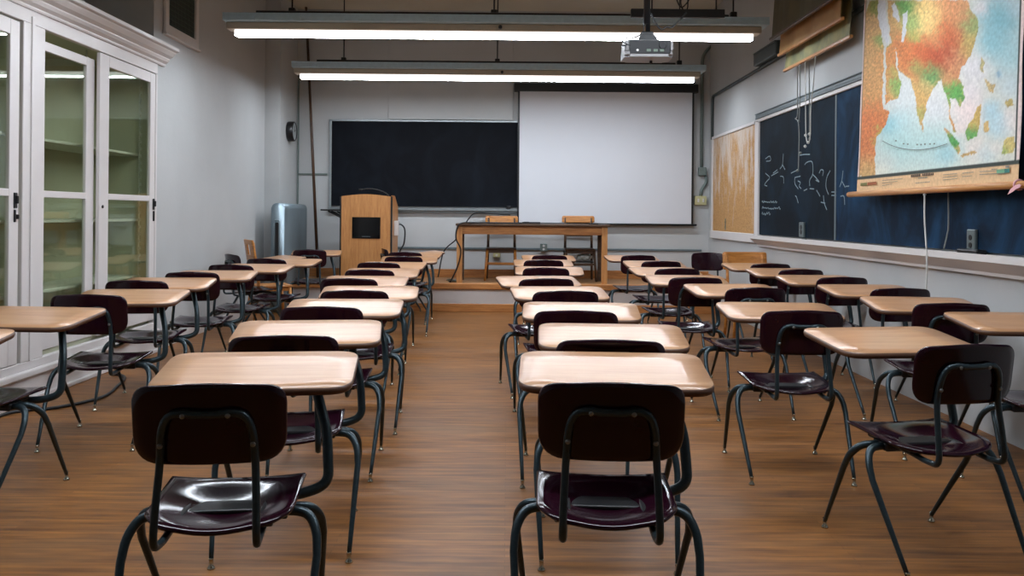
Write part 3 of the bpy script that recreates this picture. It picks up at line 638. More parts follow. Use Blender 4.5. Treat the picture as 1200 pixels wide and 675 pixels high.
def map_colour(Y, Z):
    a = F * XM / Y; bb = F * (EYE - Z) / Y; u = UC + a - ROLL * bb; v = VC + bb + ROLL * a
    U, V = (u - 1000) * 6, v * 6
    if V < 0: V = V * .6
    n1 = mnoise.noise((U * .02, V * .02, 0)); n2 = mnoise.noise((U * .06, V * .06, 3.1))
    q = (U + 9 * n1 + 5 * n2, V + 9 * mnoise.noise((U * .02, V * .02, 7.7)) + 5 * mnoise.noise((U * .06, V * .06, 9)))
    land = any(inside(q, pl_) for pl_ in A) and not any(inside(q, pl_) for pl_ in Lakes)
    if land:
        c = blend((U + 34 * n1 + 26 * n2, V + 34 * n2 + 26 * n1), tones, (208, 168, 112), .25); k = 1 + .34 * n2 + .30 * mnoise.noise((U * .13, V * .13, 1)) + .22 * mnoise.noise((U * .25, V * .25, 4)); return [max(0, min(1, x * k)) for x in c]
    if any(inside(q, pl_) for pl_ in Lakes): return list(lin((214, 216, 218)))
    c = blend((U + 20 * n1 + 14 * n2, V + 20 * n2), seas, (212, 212, 200), 1.0); k = 1 + .09 * n2
    return [max(0, min(1, x * k)) for x in c]
mp = thing('wall_map', 'large coloured wall map of land and sea pulled down over the chalkboard', 'map', (XM, (YML + YMR) / 2, ZM0))
ym = (YML + YMR) / 2
NY, NZ = 260, 230
bsheet = nb(); grid = []; cols = []
zl_in, zr_in = on_x(1008.5, 206, XM)[2], on_x(1187.5, 187.5, XM)[2]
ZIN = (zl_in + zr_in) / 2; YIL, YIR = YML - .035, YMR + .045
tan_, white_, line_ = lin((222, 184, 140)), lin((232, 212, 204)), lin((52, 60, 54))
for i in range(NZ + 1):
    z = ZM0 + .01 + (ZM1 - ZM0 - .01) * i / NZ; row = []
    for j in range(NY + 1):
        y = YML + (YMR - YML) * j / NY
        wob = .006 * math.sin(z * 9 + 1) if j in (0, NY) else 0
        x = XM + .012 * math.sin(y * 2.1) * (z - ZM0) / 2 + .05 * (z - ZM0) / 2
        row.append(bsheet.verts.new((x - XM, y + wob - ym, z - ZM0)))
        if z < ZIN - .028: c = tan_ if z < ZIN - .028 else white_
        elif z < ZIN: c = line_ if z < ZIN - .006 else lin((120, 124, 110))
        elif y < YIR: c = line_ if y > YIR - .02 else white_
        elif y > YIL: c = white_ if y > YIL + .012 else lin((150, 120, 84))
        else: c = map_colour(y, z)
        cols.append((*c, 1))
    grid.append(row)
for i in range(NZ):
    for j in range(NY):
        f = bsheet.faces.new((grid[i][j], grid[i][j + 1], grid[i + 1][j + 1], grid[i + 1][j])); f.smooth = True
sheet = obj('map_sheet', bsheet, M['mapprint'], mp)
ca = sheet.data.color_attributes.new('print', 'FLOAT_COLOR', 'POINT')
for i, c in enumerate(cols): ca.data[i].color = c
sol = sheet.modifiers.new('thickness', 'SOLIDIFY'); sol.thickness = .0015; sol.offset = 1
b = nb(); add_tube(b, [(0, .16 + YML - ym, 0), (0, YMR - ym - .55, 0)], .021, 12); obj('dowel', b, M['dowel'], mp)
b = nb(); add_tube(b, [(.05, .2 + YML - ym, ZM1 - ZM0), (.05, YMR - ym - .2, ZM1 - ZM0)], .03, 12); obj('roller', b, M['dowel'], mp)
for s in (YML - ym + .12, YMR - ym - .12):
    b = nb(); boxb(b, (.03, s - .02, ZM1 - ZM0 - .03), (XR - XM, s + .02, ZM1 - ZM0 + .05), .005); obj('bracket', b, M['blackmetal'], mp)
def print_line(bm_, y0, y1, z, hgt, x=-.006):
    boxb(bm_, (x - .0008, y0, z - hgt / 2), (x, y1, z + hgt / 2))
def strip_px(bm_, u0, v0, u1, v1, hgt):
    p = Vector(on_x(u0, v0, XM - .006)); q = Vector(on_x(u1, v1, XM - .006)); c = Vector((XM, ym, ZM0)); p -= c; q -= c
    n = Vector((0, 0, hgt / 2)); add_prism(bm_, [p - n, q - n, q + n, p + n], (-.0008, 0, 0))
b = nb(); random.seed(5)                        # heavy two-word title, too blurred to read, as letter-height strokes
def tline(u0, v0, u1, v1, hgt, gaps, bb_):
    n = int((u1 - u0) / gaps)
    for k in range(n):
        t0 = k / n; t1 = (k + .72) / n
        strip_px(bb_, u0 + (u1 - u0) * t0, v0 + (v1 - v0) * t0, u0 + (u1 - u0) * t1, v0 + (v1 - v0) * t1, hgt * random.uniform(.75, 1))
tline(1067.5, 206.3, 1079, 205.2, .017, 1.7, b); obj('map_title', b, M['ink'], mp)
b = nb(); tline(1081, 204.9, 1094.5, 203.7, .017, 1.7, b)
obj('map_title', b, M['ink'], mp)
b = nb()
tline(1076, 208.8, 1087, 207.8, .007, 1.4, b); tline(1073, 214.5, 1090, 213.0, .005, 1.5, b)
for dv in (0, 3, 6): tline(1034, 211.5 + dv, 1058 - dv * 2, 209.3 + dv, .004, 1.6, b); tline(1105, 205 + dv, 1122, 203.2 + dv, .004, 1.5, b)
tline(1128, 203.0, 1141, 201.6, .005, 1.5, b); tline(1128, 207.0, 1139, 206, .004, 1.5, b)
tline(1178.5, 195.5, 1183, 195.0, .012, 1.4, b); tline(1162, 198.6, 1169, 198.0, .005, 1.2, b); strip_px(b, 1148, 201.2, 1178, 199.2, .003); strip_px(b, 1148, 204.6, 1178, 203, .003)
obj('map_caption', b, M['greyink'], mp)
b = nb(); strip_px(b, 1008.5, 216.3, 1016, 215.6, .022); obj('colour_key', b, paint('olive key colour', (112, 110, 60), .7), mp)
b = nb(); strip_px(b, 1016.5, 215.5, 1027, 214.4, .022); obj('colour_key', b, paint('brown key colour', (150, 84, 46), .7), mp)
b = nb(); strip_px(b, 1168, 200.9, 1177, 200.1, .020); obj('colour_key', b, paint('green key colour', (120, 176, 140), .7), mp)
b = nb(); strip_px(b, 1177.3, 200.3, 1183, 199.9, .022); obj('colour_key', b, paint('teal key colour', (50, 120, 112), .7), mp)
b = nb(); P = [Vector(on_x(u, v, XM - .006)) - Vector((XM, ym, ZM0)) for u, v in smooth_path([(1034, 165, 0), (1045, 170.5, 0), (1060, 174.5, 0), (1078, 175.5, 0), (1095, 173, 0), (1110, 168.5, 0)], 4) for (u, v) in [(u, v)]] if False else [Vector(on_x(q.x, q.y, XM - .006)) - Vector((XM, ym, ZM0)) for q in smooth_path([(1034, 165, 0), (1045, 170.5, 0), (1060, 174.5, 0), (1078, 175.5, 0), (1095, 173, 0), (1110, 168.5, 0)], 4)]
for i in range(len(P) - 1):
    n = Vector((0, 0, .0025)); add_prism(b, [P[i] - n, P[i + 1] - n, P[i + 1] + n, P[i] + n], (-.0008, 0, 0))
for u, v in ((1049, 165), (1058, 168.5), (1063, 169), (1074, 169.5), (1078.5, 169.5), (1083, 169), (1089, 168.8), (1094, 168.5)): strip_px(b, u, v, u + 1.8, v - .1, .010)
obj('map_lettering', b, M['greyink'], mp)
bm = nb(); yk = on_x(1194, 217, XM)[1]
add_prism(bm, [on_x(u, v, XM - .03) for u, v in ((1194.5, 215.5), (1190, 217), (1184, 221.5), (1180.5, 228), (1186, 225), (1191.5, 221))], (.004, .002, 0))
add_prism(bm, [on_x(u, v, XM - .034) for u, v in ((1194, 216), (1191, 218), (1190.5, 221.5), (1194.5, 220), (1197, 217))], (.004, .002, 0))
add_tube(bm, [(XM + .026 * math.cos(t * PI / 6), yk, ZM0 + .026 * math.sin(t * PI / 6)) for t in range(13)], .006, 6)
tag(obj('ribbon', bm, M['pink']), 'pink ribbon tied at the wooden dowel end of the big map', 'ribbon')
bm = nb(); p = on_x(1083.5, 232, XM); q = on_x(1085, 350, XM)
add_tube(bm, smooth_path([(p[0], p[1], ZM0 - .02), (p[0], p[1] - .004, 1.25), (q[0] + .004, q[1], 1.0), (q[0], q[1], q[2])]), .0055, 6); add_lathe(bm, [(.006, 0), (.012, .006), (.006, .012)], (p[0], p[1], ZM0 - .034), (0, 0, 1), 8)
tag(obj('pull_cord', bm, M['string']), 'white pull cord hanging straight down from the big map', 'cord')
bm = nb(); p = on_x(1111, 236, XR - .06); q = on_x(1106, 292, XR - .06)
add_tube(bm, smooth_path([(p[0], p[1], ZM0 + .02), on_x(1111.5, 262, XR - .06), on_x(1110, 275, XR - .06), q]), .0045, 6)
tag(obj('pull_cord', bm, M['greystring']), 'thin grey cord hanging behind the big map over the side chalkboard', 'cord')
# three rolled-up maps in a stack higher up
def rolled_map(X, u0, v0, u1, v1, hgt, mat, lab, extra=0):
    p, q = on_x(u0, v0, X), on_x(u1, v1, X); z = (p[2] + q[2]) / 2; y0, y1 = q[1], p[1]; yc = (y0 + y1) / 2; w = (y1 - y0) / 2
    t = thing('rolled_map', lab, 'map', (X, yc, z), 0, 'hanging map rolls on the side wall')
    b = nb(); n = 14
    rows = []
    for i in range(n + 1):
        y = -w + 2 * w * i / n; bend = .012 * math.sin(i * 1.3 + X * 9)
        rows.append((bend, y))
    for i in range(n):
        (a, ya), (c, yb) = rows[i], rows[i + 1]
        vs = [b.verts.new(v) for v in ((a, ya, .01), (c, yb, .01), (c + .03, yb, hgt), (a + .03, ya, hgt))]; b.faces.new(vs)
    bmesh.ops.remove_doubles(b, verts=b.verts, dist=1e-4)
    r = bmesh.ops.extrude_face_region(b, geom=b.faces[:]); bmesh.ops.translate(b, verts=[v for v in r['geom'] if isinstance(v, bmesh.types.BMVert)], vec=(.004, 0, 0))
    obj('map_sheet', b, mat, t)
    b = nb(); boxb(b, (-.016, -w - .03, -.014), (.016, w + .05, .014), .006, 2); obj('bottom_rail', b, M['dowel'] if mat != M['olivepaper'] else M['darkwood'], t)
    b = nb(); add_tube(b, [(.03, -w - .06, hgt), (.03, w + .06, hgt)], .035, 12); obj('roller', b, M['darkwood'], t)
    for s in (-w * .8, w * .8):
        b = nb(); boxb(b, (.03, s - .015, hgt - .02), (XR - X, s + .015, hgt + .05), .004); obj('bracket', b, M['blackmetal'], t)
rolled_map(2.735, 921, 81.5, 996, 44, .40, M['yellowpaper'], 'yellowed rolled wall map, lowest of the three hanging above the chalkboard')
rolled_map(2.655, 914.5, 64, 986, 22, .44, M['tanpaper'], 'tan rolled wall map, middle of the three hanging above the chalkboard')
rolled_map(2.56, 905, 37, 985, 2, .50, M['olivepaper'], 'dark olive rolled wall map, topmost of the three above the chalkboard')
def hanging_cord(pts, X, lab, mat, bead):
    b = nb(); P = smooth_path([on_x(u, v, X) for u, v in pts], 5); add_tube(b, P, .0045, 6)
    for u, v in bead:
        p = on_x(u, v, X); add_lathe(b, [(.003, -.014), (.013, -.006), (.013, .006), (.003, .014)], p, (0, 0, 1), 8)
    tag(obj('pull_cord', b, mat), lab, 'cord')
hanging_cord([(934.5, 78), (934.5, 110), (934.5, 135), (932, 139), (935.5, 143), (936.5, 160), (936, 182), (935.5, 200)], 2.62, 'longest cord under the rolled maps, reaching down to the chalk drawing', M['greystring'], [(934.5, 200), (938, 179.5)])
hanging_cord([(937.5, 75), (937.5, 112), (937, 128), (936, 142)], 2.70, 'short cord under the rolled maps, leftmost but one', M['greystring'], [(936, 142)])
hanging_cord([(943.5, 72), (944, 120), (944.5, 158), (947, 168), (949.5, 158), (950, 128), (953, 100), (955.5, 66)], 2.66, 'looped chain cord under the rolled maps with pale beads', M['string'], [(944, 158.5), (947, 167), (948.5, 157), (943.5, 171.5)])
hanging_cord([(948, 72), (948.5, 110), (948.5, 130), (948.5, 161)], 2.69, 'straight cord hanging inside the looped chain under the rolled maps', M['greystring'], [(948.5, 163)])

# ------------------------------------------------------------------ projector and its strut
YPJ = 6.25
pj = thing('projector', 'white ceiling projector on a black pole in front of the lights', 'projector', (on_y(757.5, 60, YPJ)[0], YPJ, 2.41))
b = nb(); ol = rounded_outline([(-.175, -.13, .04), (.175, -.13, .04), (.175, .13, .04), (-.175, .13, .04)], 6)
add_prism(b, [(p.x, p.y, .0) for p in ol], (0, 0, .055)); bmesh.ops.bevel(b, geom=[e for e in b.edges if abs(e.verts[0].co.z - e.verts[1].co.z) < 1e-6], offset=.018, segments=3, affect='EDGES')
ol2 = rounded_outline([(-.170, -.10, .035), (.170, -.10, .035), (.170, .125, .04), (-.170, .125, .04)], 6)
add_prism(b, [(p.x, p.y, .05) for p in ol2], (0, 0, .075)); boxb(b, (-.175, -.125, .04), (-.140, -.10, .118), .012, 2); boxb(b, (.150, -.125, .04), (.175, -.10, .118), .012, 2)
obj('projector_body', b, M['projector'], pj)
b = nb(); boxb(b, (-.140, -.134, .020), (.150, -.098, .115), .004); boxb(b, (-.150, -.10, .115), (.155, .10, .128), .01, 2); o = obj('rear_panel', b, M['black'], pj)
b = nb(); add_lathe(b, [(.009, 0), (.008, .004)], (-.085, -.134, .045), (0, -1, 0), 12); obj('lens_port', b, M['trim'], o)
for x in (-.02, .03, .075):
    b = nb(); boxb(b, (x, -.1365, .035), (x + .03, -.133, .053), .002); obj('port', b, M['dark'], o)
b = nb(); add_lathe(b, [(.028, 0), (.024, .006)], (.095, -.134, .08), (0, -1, 0), 16); obj('rear_socket', b, M['black'], o)
b = nb()
add_prism(b, [(-.075, -.05, .128), (.085, -.05, .128), (.045, -.05, .175), (-.045, -.05, .175)], (0, .10, 0)); boxb(b, (-.045, -.045, .17), (.045, .045, .20), .01, 2)
add_tube(b, [(.01, 0, .18), (.0, 0, ZC - 2.41)], .017, 12); add_tube(b, [(.0, 0, .26), (.0, 0, ZC - 2.41)], .023, 12); obj('mount_pole', b, M['blackmetal'], pj)
b = nb(); add_tube(b, smooth_path([(.03, -.01, .34), (.06, -.02, .27), (.105, -.02, .22), (.14, -.03, .235), (.18, -.02, .235), (.24, 0, .29), (.30, .05, .36)]), .006, 6)
add_tube(b, smooth_path([(-.14, -.12, .08), (-.19, -.14, .10), (-.185, -.13, .13), (-.12, -.1, .135), (-.03, -.03, .20), (-.03, -.02, .33)]), .004, 6)
boxb(b, (-.20, -.15, .070), (-.165, -.13, .080), .002); obj('cable', b, M['cable'], pj)
b = nb(); boxb(b, (.03, .03, -.022), (.05, .05, .004), .004); obj('foot', b, M['black'], pj)
st = thing('ceiling_strut', 'black metal strut hung from the ceiling behind the projector pole', 'strut', (on_y(794, 16, 7.3)[0], 7.3, on_y(794, 16, 7.3)[2]))
b = nb(); boxb(b, (-.40, -.02, -.036), (.40, .02, .036), .004); obj('strut_bar', b, M['blackmetal'], st)
for x in (-.22, .33):
    b = nb(); add_tube(b, [(x, 0, .03), (x, 0, ZC - st.location.z)], .007, 8); obj('hanger_rod', b, M['blackmetal'], st)
b = nb(); add_tube(b, smooth_path([(-.03, -.03, .33), (-.02, -.03, .14), (.02, -.03, .05), (.06, -.03, .07), (.09, -.03, .12), (.05, -.03, .16), (.02, -.03, .10), (.04, -.03, .03), (.08, -.03, .05), (.07, -.03, .3)], 5), .006, 6); obj('coiled_cable', b, M['cable'], st)

# ------------------------------------------------------------------ furniture on the platform
lc = thing('lectern', 'oak veneer lectern with arched top and black display on its front', 'lectern', (-1.84, 11.43, ZP))
def arch(x0, x1, z0, z1, rise, y, n=10):
    return [(x0, y, z0), (x1, y, z0)] + [(x1 + (x0 - x1) * k / n, y, z1 + rise * math.sin(PI * k / n)) for k in range(n + 1)]
b = nb(); add_prism(b, arch(-.325, .315, .02, 1.115, .028, -.325), (0, .02, 0)); obj('front_panel', b, M['oak'], lc)
b = nb(); boxb(b, (-.345, -.33, 0), (-.325, .28, 1.11), .003); boxb(b, (.315, -.33, 0), (.335, -.27, 1.12), .003); boxb(b, (-.345, -.31, 0), (.335, .28, .06), .003); obj('black_trim', b, M['black'], lc)
b = nb(); add_prism(b, [(.315, -.27, .06), (.315, .28, .06), (.315, .28, .98), (.315, -.05, 1.13), (.315, -.27, 1.13)], (.02, 0, 0)); obj('side_panel', b, M['oak'], lc)
b = nb(); boxb(b, (-.325, -.30, .05), (.315, .26, .07)); add_box(b, (-.005, -.02, 1.055), (.62, .58, .02), rot=Matrix.Rotation(-.12, 3, 'X')); obj('desk_top', b, M['oak'], lc)
b = nb(); boxb(b, (-.185, -.332, .565), (.185, -.322, .845), .004); o = obj('display', b, M['screenglass'], lc)
b = nb()
for k in range(7): boxb(b, (-.05 + k * .0155, -.3335, .588), (-.039 + k * .0155, -.3315, .597), 0)
obj('display_mark', b, M['greyframe'], o)
b = nb(); boxb(b, (.336, -.15, .60), (.395, .00, .80), .01, 2); obj('wall_box', b, M['trim'], lc)
b = nb(); add_tube(b, smooth_path([(.36, -.075, .74), (.42, -.075, .75), (.47, -.06, .68), (.46, -.05, .50), (.40, -.04, .36), (.39, -.02, .012)], 6), .010, 8); obj('power_cable', b, M['cable'], lc)
b = nb(); add_tube(b, smooth_path([(.28, .05, 1.06), (.22, .03, 1.155), (.10, 0, 1.21), (-.02, -.03, 1.225), (-.10, -.05, 1.215)], 6), .006, 8); add_lathe(b, [(.006, 0), (.010, .01), (.010, .045), (.005, .05)], (-.10, -.05, 1.215), (-1, -.1, -.1), 10); obj('gooseneck_microphone', b, M['blackmetal'], lc)
b = nb(); boxb(b, (-.66, -.05, .925), (-.345, .22, .945), .004)
for y in (-.02, .18): add_tube(b, [(-.36, y, .79), (-.40, y, .84), (-.56, y, .922)], .011, 8)
add_tube(b, [(-.36, .08, .86), (-.46, .08, .915)], .011, 8); obj('side_shelf', b, M['blackmetal'], lc)

tb = thing('teacher_table', 'long wooden table standing on the platform before the projection screen', 'table', (.33, 11.40, ZP))
b = nb(); boxb(b, (-1.005, -.33, .745), (1.000, .30, .775), .006, 2); obj('tabletop', b, M['darkwood'], tb)
b = nb(); boxb(b, (-.93, -.285, .635), (.93, -.262, .745), .003); boxb(b, (-.93, .235, .635), (.93, .258, .745), .003); boxb(b, (-.952, -.26, .635), (-.93, .24, .745), .003); boxb(b, (.93, -.26, .635), (.952, .24, .745), .003); obj('apron', b, M['oakx'], tb)
for x in (-.955, .935):
    for y in (-.265, .235):
        b = nb(); s = .036; add_prism(b, [(x - s, y - s, .745), (x + s, y - s, .745), (x + s, y + s, .745), (x - s, y + s, .745)], (0, 0, -.745)); obj('leg', b, M['oak'] if y < 0 else M['darkwood'], tb)
bm = nb(); p = on_y(612, 261, 11.3); boxb(bm, (p[0], 11.24, ZP + .775), (p[0] + .24, 11.31, ZP + .80), .008, 2); boxb(bm, (p[0] + .02, 11.255, ZP + .80), (p[0] + .09, 11.295, ZP + .803)); tag(obj('remote_control', bm, M['black']), 'slim black device lying on the table beside the chair back', 'device')
bm = nb(); p = on_y(689, 262, 11.3); boxb(bm, (p[0], 11.2, ZP + .775), (p[0] + .13, 11.25, ZP + .79), .006, 2); add_tube(bm, [(p[0] + .12, 11.225, ZP + .785), (p[0] + .21, 11.235, ZP + .783)], .006, 6); tag(obj('marker_pen', bm, M['black']), 'small black pen-like thing at the far end of the table', 'pen')

def wooden_chair(loc, rz, lab, m_back, m_frame, rack=False, curved=True, slat=False, sw=.42, hole=False, tall=.88, railh=.095):
    t = thing('wooden_chair', lab, 'chair', loc, rz)
    b = nb(); ol = rounded_outline([(-sw / 2, -.19, .05), (sw / 2, -.19, .05), (sw / 2 - .0, .20, .04), (-sw / 2 + .0, .20, .04)], 5); ol = densify(ol, .06)
    add_shell(b, ol, lambda x, y, h: (x, y, .432 + h - .012 * math.cos(x * 5) * (1 - (y / .22) ** 2)), .024, 5, .005); obj('seat', b, m_frame, t)
    hw = sw / 2 - .025
    for s in (-1, 1):
        b = nb(); add_tube(b, [(s * hw, .165, .425), (s * (hw + .03), .20, 0)], [.020, .015], 8); obj('leg', b, m_back if not rack else m_frame, t)
        b = nb(); add_tube(b, smooth_path([(s * (hw + .012), -.235, 0), (s * hw, -.185, .425), (s * (hw - .002), -.20, .62), (s * (hw - .004), -.245, tall - .03)], 5), [.016, .019, .017, .014], 8); obj('leg', b, m_frame, t)
    b = nb(); n = 12; W2 = sw / 2 + .018
    o2 = densify(rounded_outline([(-W2, tall - railh, .022), (W2, tall - railh, .022), (W2, tall, .028), (-W2, tall, .028)], 5), .05)
    pieces = [o2]
    if hole:        # a real hand hole: four strips of the panel around an opening
        zb, zm, zt_ = tall - railh, tall - .17, tall - .055
        pieces = [densify(rounded_outline(q, 4), .04) for q in ([(-W2, zb, .02), (W2, zb, .02), (W2, zm, .002), (-W2, zm, .002)], [(-W2, zt_, .002), (W2, zt_, .002), (W2, tall, .028), (-W2, tall, .028)], [(-W2, zm - .004, .002), (-.06, zm - .004, .002), (-.06, zt_ + .004, .002), (-W2, zt_ + .004, .002)], [(.06, zm - .004, .002), (W2, zm - .004, .002), (W2, zt_ + .004, .002), (.06, zt_ + .004, .002)])]
    for o2 in pieces: add_shell(b, o2, lambda x, z, h: (x, -.225 - (z - .62) * .16 - (.035 if curved else .008) * (1 - (x / W2) ** 2) + .02 + h, z), .018, 4, .004)
    o = obj('top_rail', b, m_back, t)
    for s in (-1, 1):
        b = nb(); add_lathe(b, [(.010, 0), (.008, .006)], (s * (hw - .004), -.205 - (tall - .05 - .62) * .16, tall - .05), (0, 1, .1), 10); obj('bolt', b, M['bolt'], o)
    if slat:
        b = nb(); boxb(b, (-hw, -.215, .60), (hw, -.198, .645), .004); obj('slat', b, m_frame, t)
    b = nb(); boxb(b, (-hw - .01, .175, .22), (hw + .01, .193, .25), .004); boxb(b, (-hw, -.21, .19), (hw, -.192, .22), .004); obj('stretcher', b, m_back if not rack else m_frame, t)
    b = nb(); boxb(b, (-hw, .160, .375), (hw, .176, .42), .003); boxb(b, (-hw, -.19, .375), (hw, -.175, .42), .003)
    for s in (-1, 1): boxb(b, (s * hw - .008, -.18, .375), (s * hw + .008, .17, .42), .003)
    obj('seat_rail', b, m_frame, t)
    if rack:
        b = nb(); boxb(b, (-hw, -.17, .255), (hw, .17, .268), .003); obj('book_rack', b, M['black'], t)
    return t
wooden_chair((-.085, 11.68, ZP), PI, 'wooden chair with curved honey back rail behind the table, nearer the lectern', M['chairoak'], M['darkwood'], tall=.875)
wooden_chair((.985, 11.68, ZP), PI, 'brown wooden chair with a slatted back behind the table, crumpled paper under its seat', M['chairoak'], M['darkwood'], rack=True, curved=False, slat=True, tall=.885)
bm = nb(); bmesh.ops.create_icosphere(bm, subdivisions=4, radius=1.0)
for v in bm.verts:
    n = v.co.copy(); k = 1 + .35 * mnoise.noise(n * 2.2) + .15 * mnoise.noise(n * 5.5); v.co = Vector((n.x * .095 * k, n.y * .09 * k, n.z * .05 * k))
zmin = min(v.co.z for v in bm.verts)
for v in bm.verts: v.co += Vector((1.05, 11.64, ZP + .269 - zmin))
tag(obj('paper_bundle', bm, M['paperbag']), 'crumpled pale paper on the rack under the right table chair', 'paper')
wooden_chair((2.555, 8.95, 0), PI, 'honey wood chair beside the side chalkboard, past the last plum desks', M['chairoak'], M['chairoak'], tall=.885, sw=.44, railh=.19)
wooden_chair((-2.71, 9.80, 0), -PI / 2 + .5, 'wooden chair against the cabinet-side wall with a hand hole in its back', M['chairoak'], M['chairoak'], hole=True, tall=.955, railh=.26, curved=False)

# cables on the platform end
YT = 11.06
bm = nb(); c0 = [on_y(u, v, y) for u, v, y in ((598, 252, 12.0), (580, 250.5, 12.0), (558, 249.5, 11.95), (548, 258, 11.6), (543, 268, 11.45), (534, 281, 11.6), (520, 295, 11.9))]
c0.append((c0[-1][0] - .08, 11.95, ZP + .012)); add_tube(bm, smooth_path(c0, 6), .009, 7)
tag(obj('power_cable', bm, M['cable']), 'black cable drooping from the chalk tray behind the table end', 'cable')
bm = nb(); zt = ZP + .785
c1 = [(on_y(612, 262, 11.15)[0], 11.16, zt), (on_y(590, 261.5, 11.15)[0], 11.12, zt), (on_y(560, 261, 11.1)[0], 11.10, zt), on_y(541, 261.5, 11.0), on_y(535.5, 268, 11.0), on_y(534.5, 280, 11.02), on_y(540, 293, 11.05), on_y(537, 310, 11.08), on_y(530, 326, 11.1)]
c1.append((c1[-1][0] - .03, 11.12, ZP + .012)); c1.append((c1[-1][0] + .01, 11.20, ZP + .012))
add_tube(bm, smooth_path(c1, 6), .010, 7); tag(obj('power_cable', bm, M['cable']), 'black cable running along the table edge and down its end', 'cable')
bm = nb(); p = on_y(525, 324.5, 11.25); boxb(bm, (p[0], 11.27, ZP), (p[0] + .16, 11.33, ZP + .03), .008, 2); add_tube(bm, smooth_path([(p[0] - .02, 11.3, ZP + .02), (p[0] + .03, 11.25, ZP + .035), (p[0] + .10, 11.26, ZP + .02), (p[0] + .17, 11.29, ZP + .015)]), .009, 6)
tag(obj('power_strip', bm, M['conduit']), 'small grey power strip on the platform floor beside the table', 'power strip')
bm = nb(); fl = [(-2.75, 3.55), (-2.52, 3.95), (-2.36, 4.35), (-2.22, 4.75), (-2.18, 5.05), (-2.28, 5.5), (-2.2, 5.75), (-2.32, 5.95), (-2.5, 6.3)]
def on_floor(u, v):
    a, b_ = _ab(u, v); Y = F * (EYE - .01) / b_; return (a * Y / F, Y, .011)
fl = [on_floor(*q) for q in ((-60, 515), (0, 487.5), (30, 481), (60, 478.5), (100, 471), (125, 463), (138, 452), (146, 444), (143, 440), (133, 438.5))]
add_tube(bm, smooth_path(fl, 6), .0105, 8); tag(obj('floor_cable', bm, M['cable']), 'black cable snaking over the wood floor by the cabinet', 'cable')

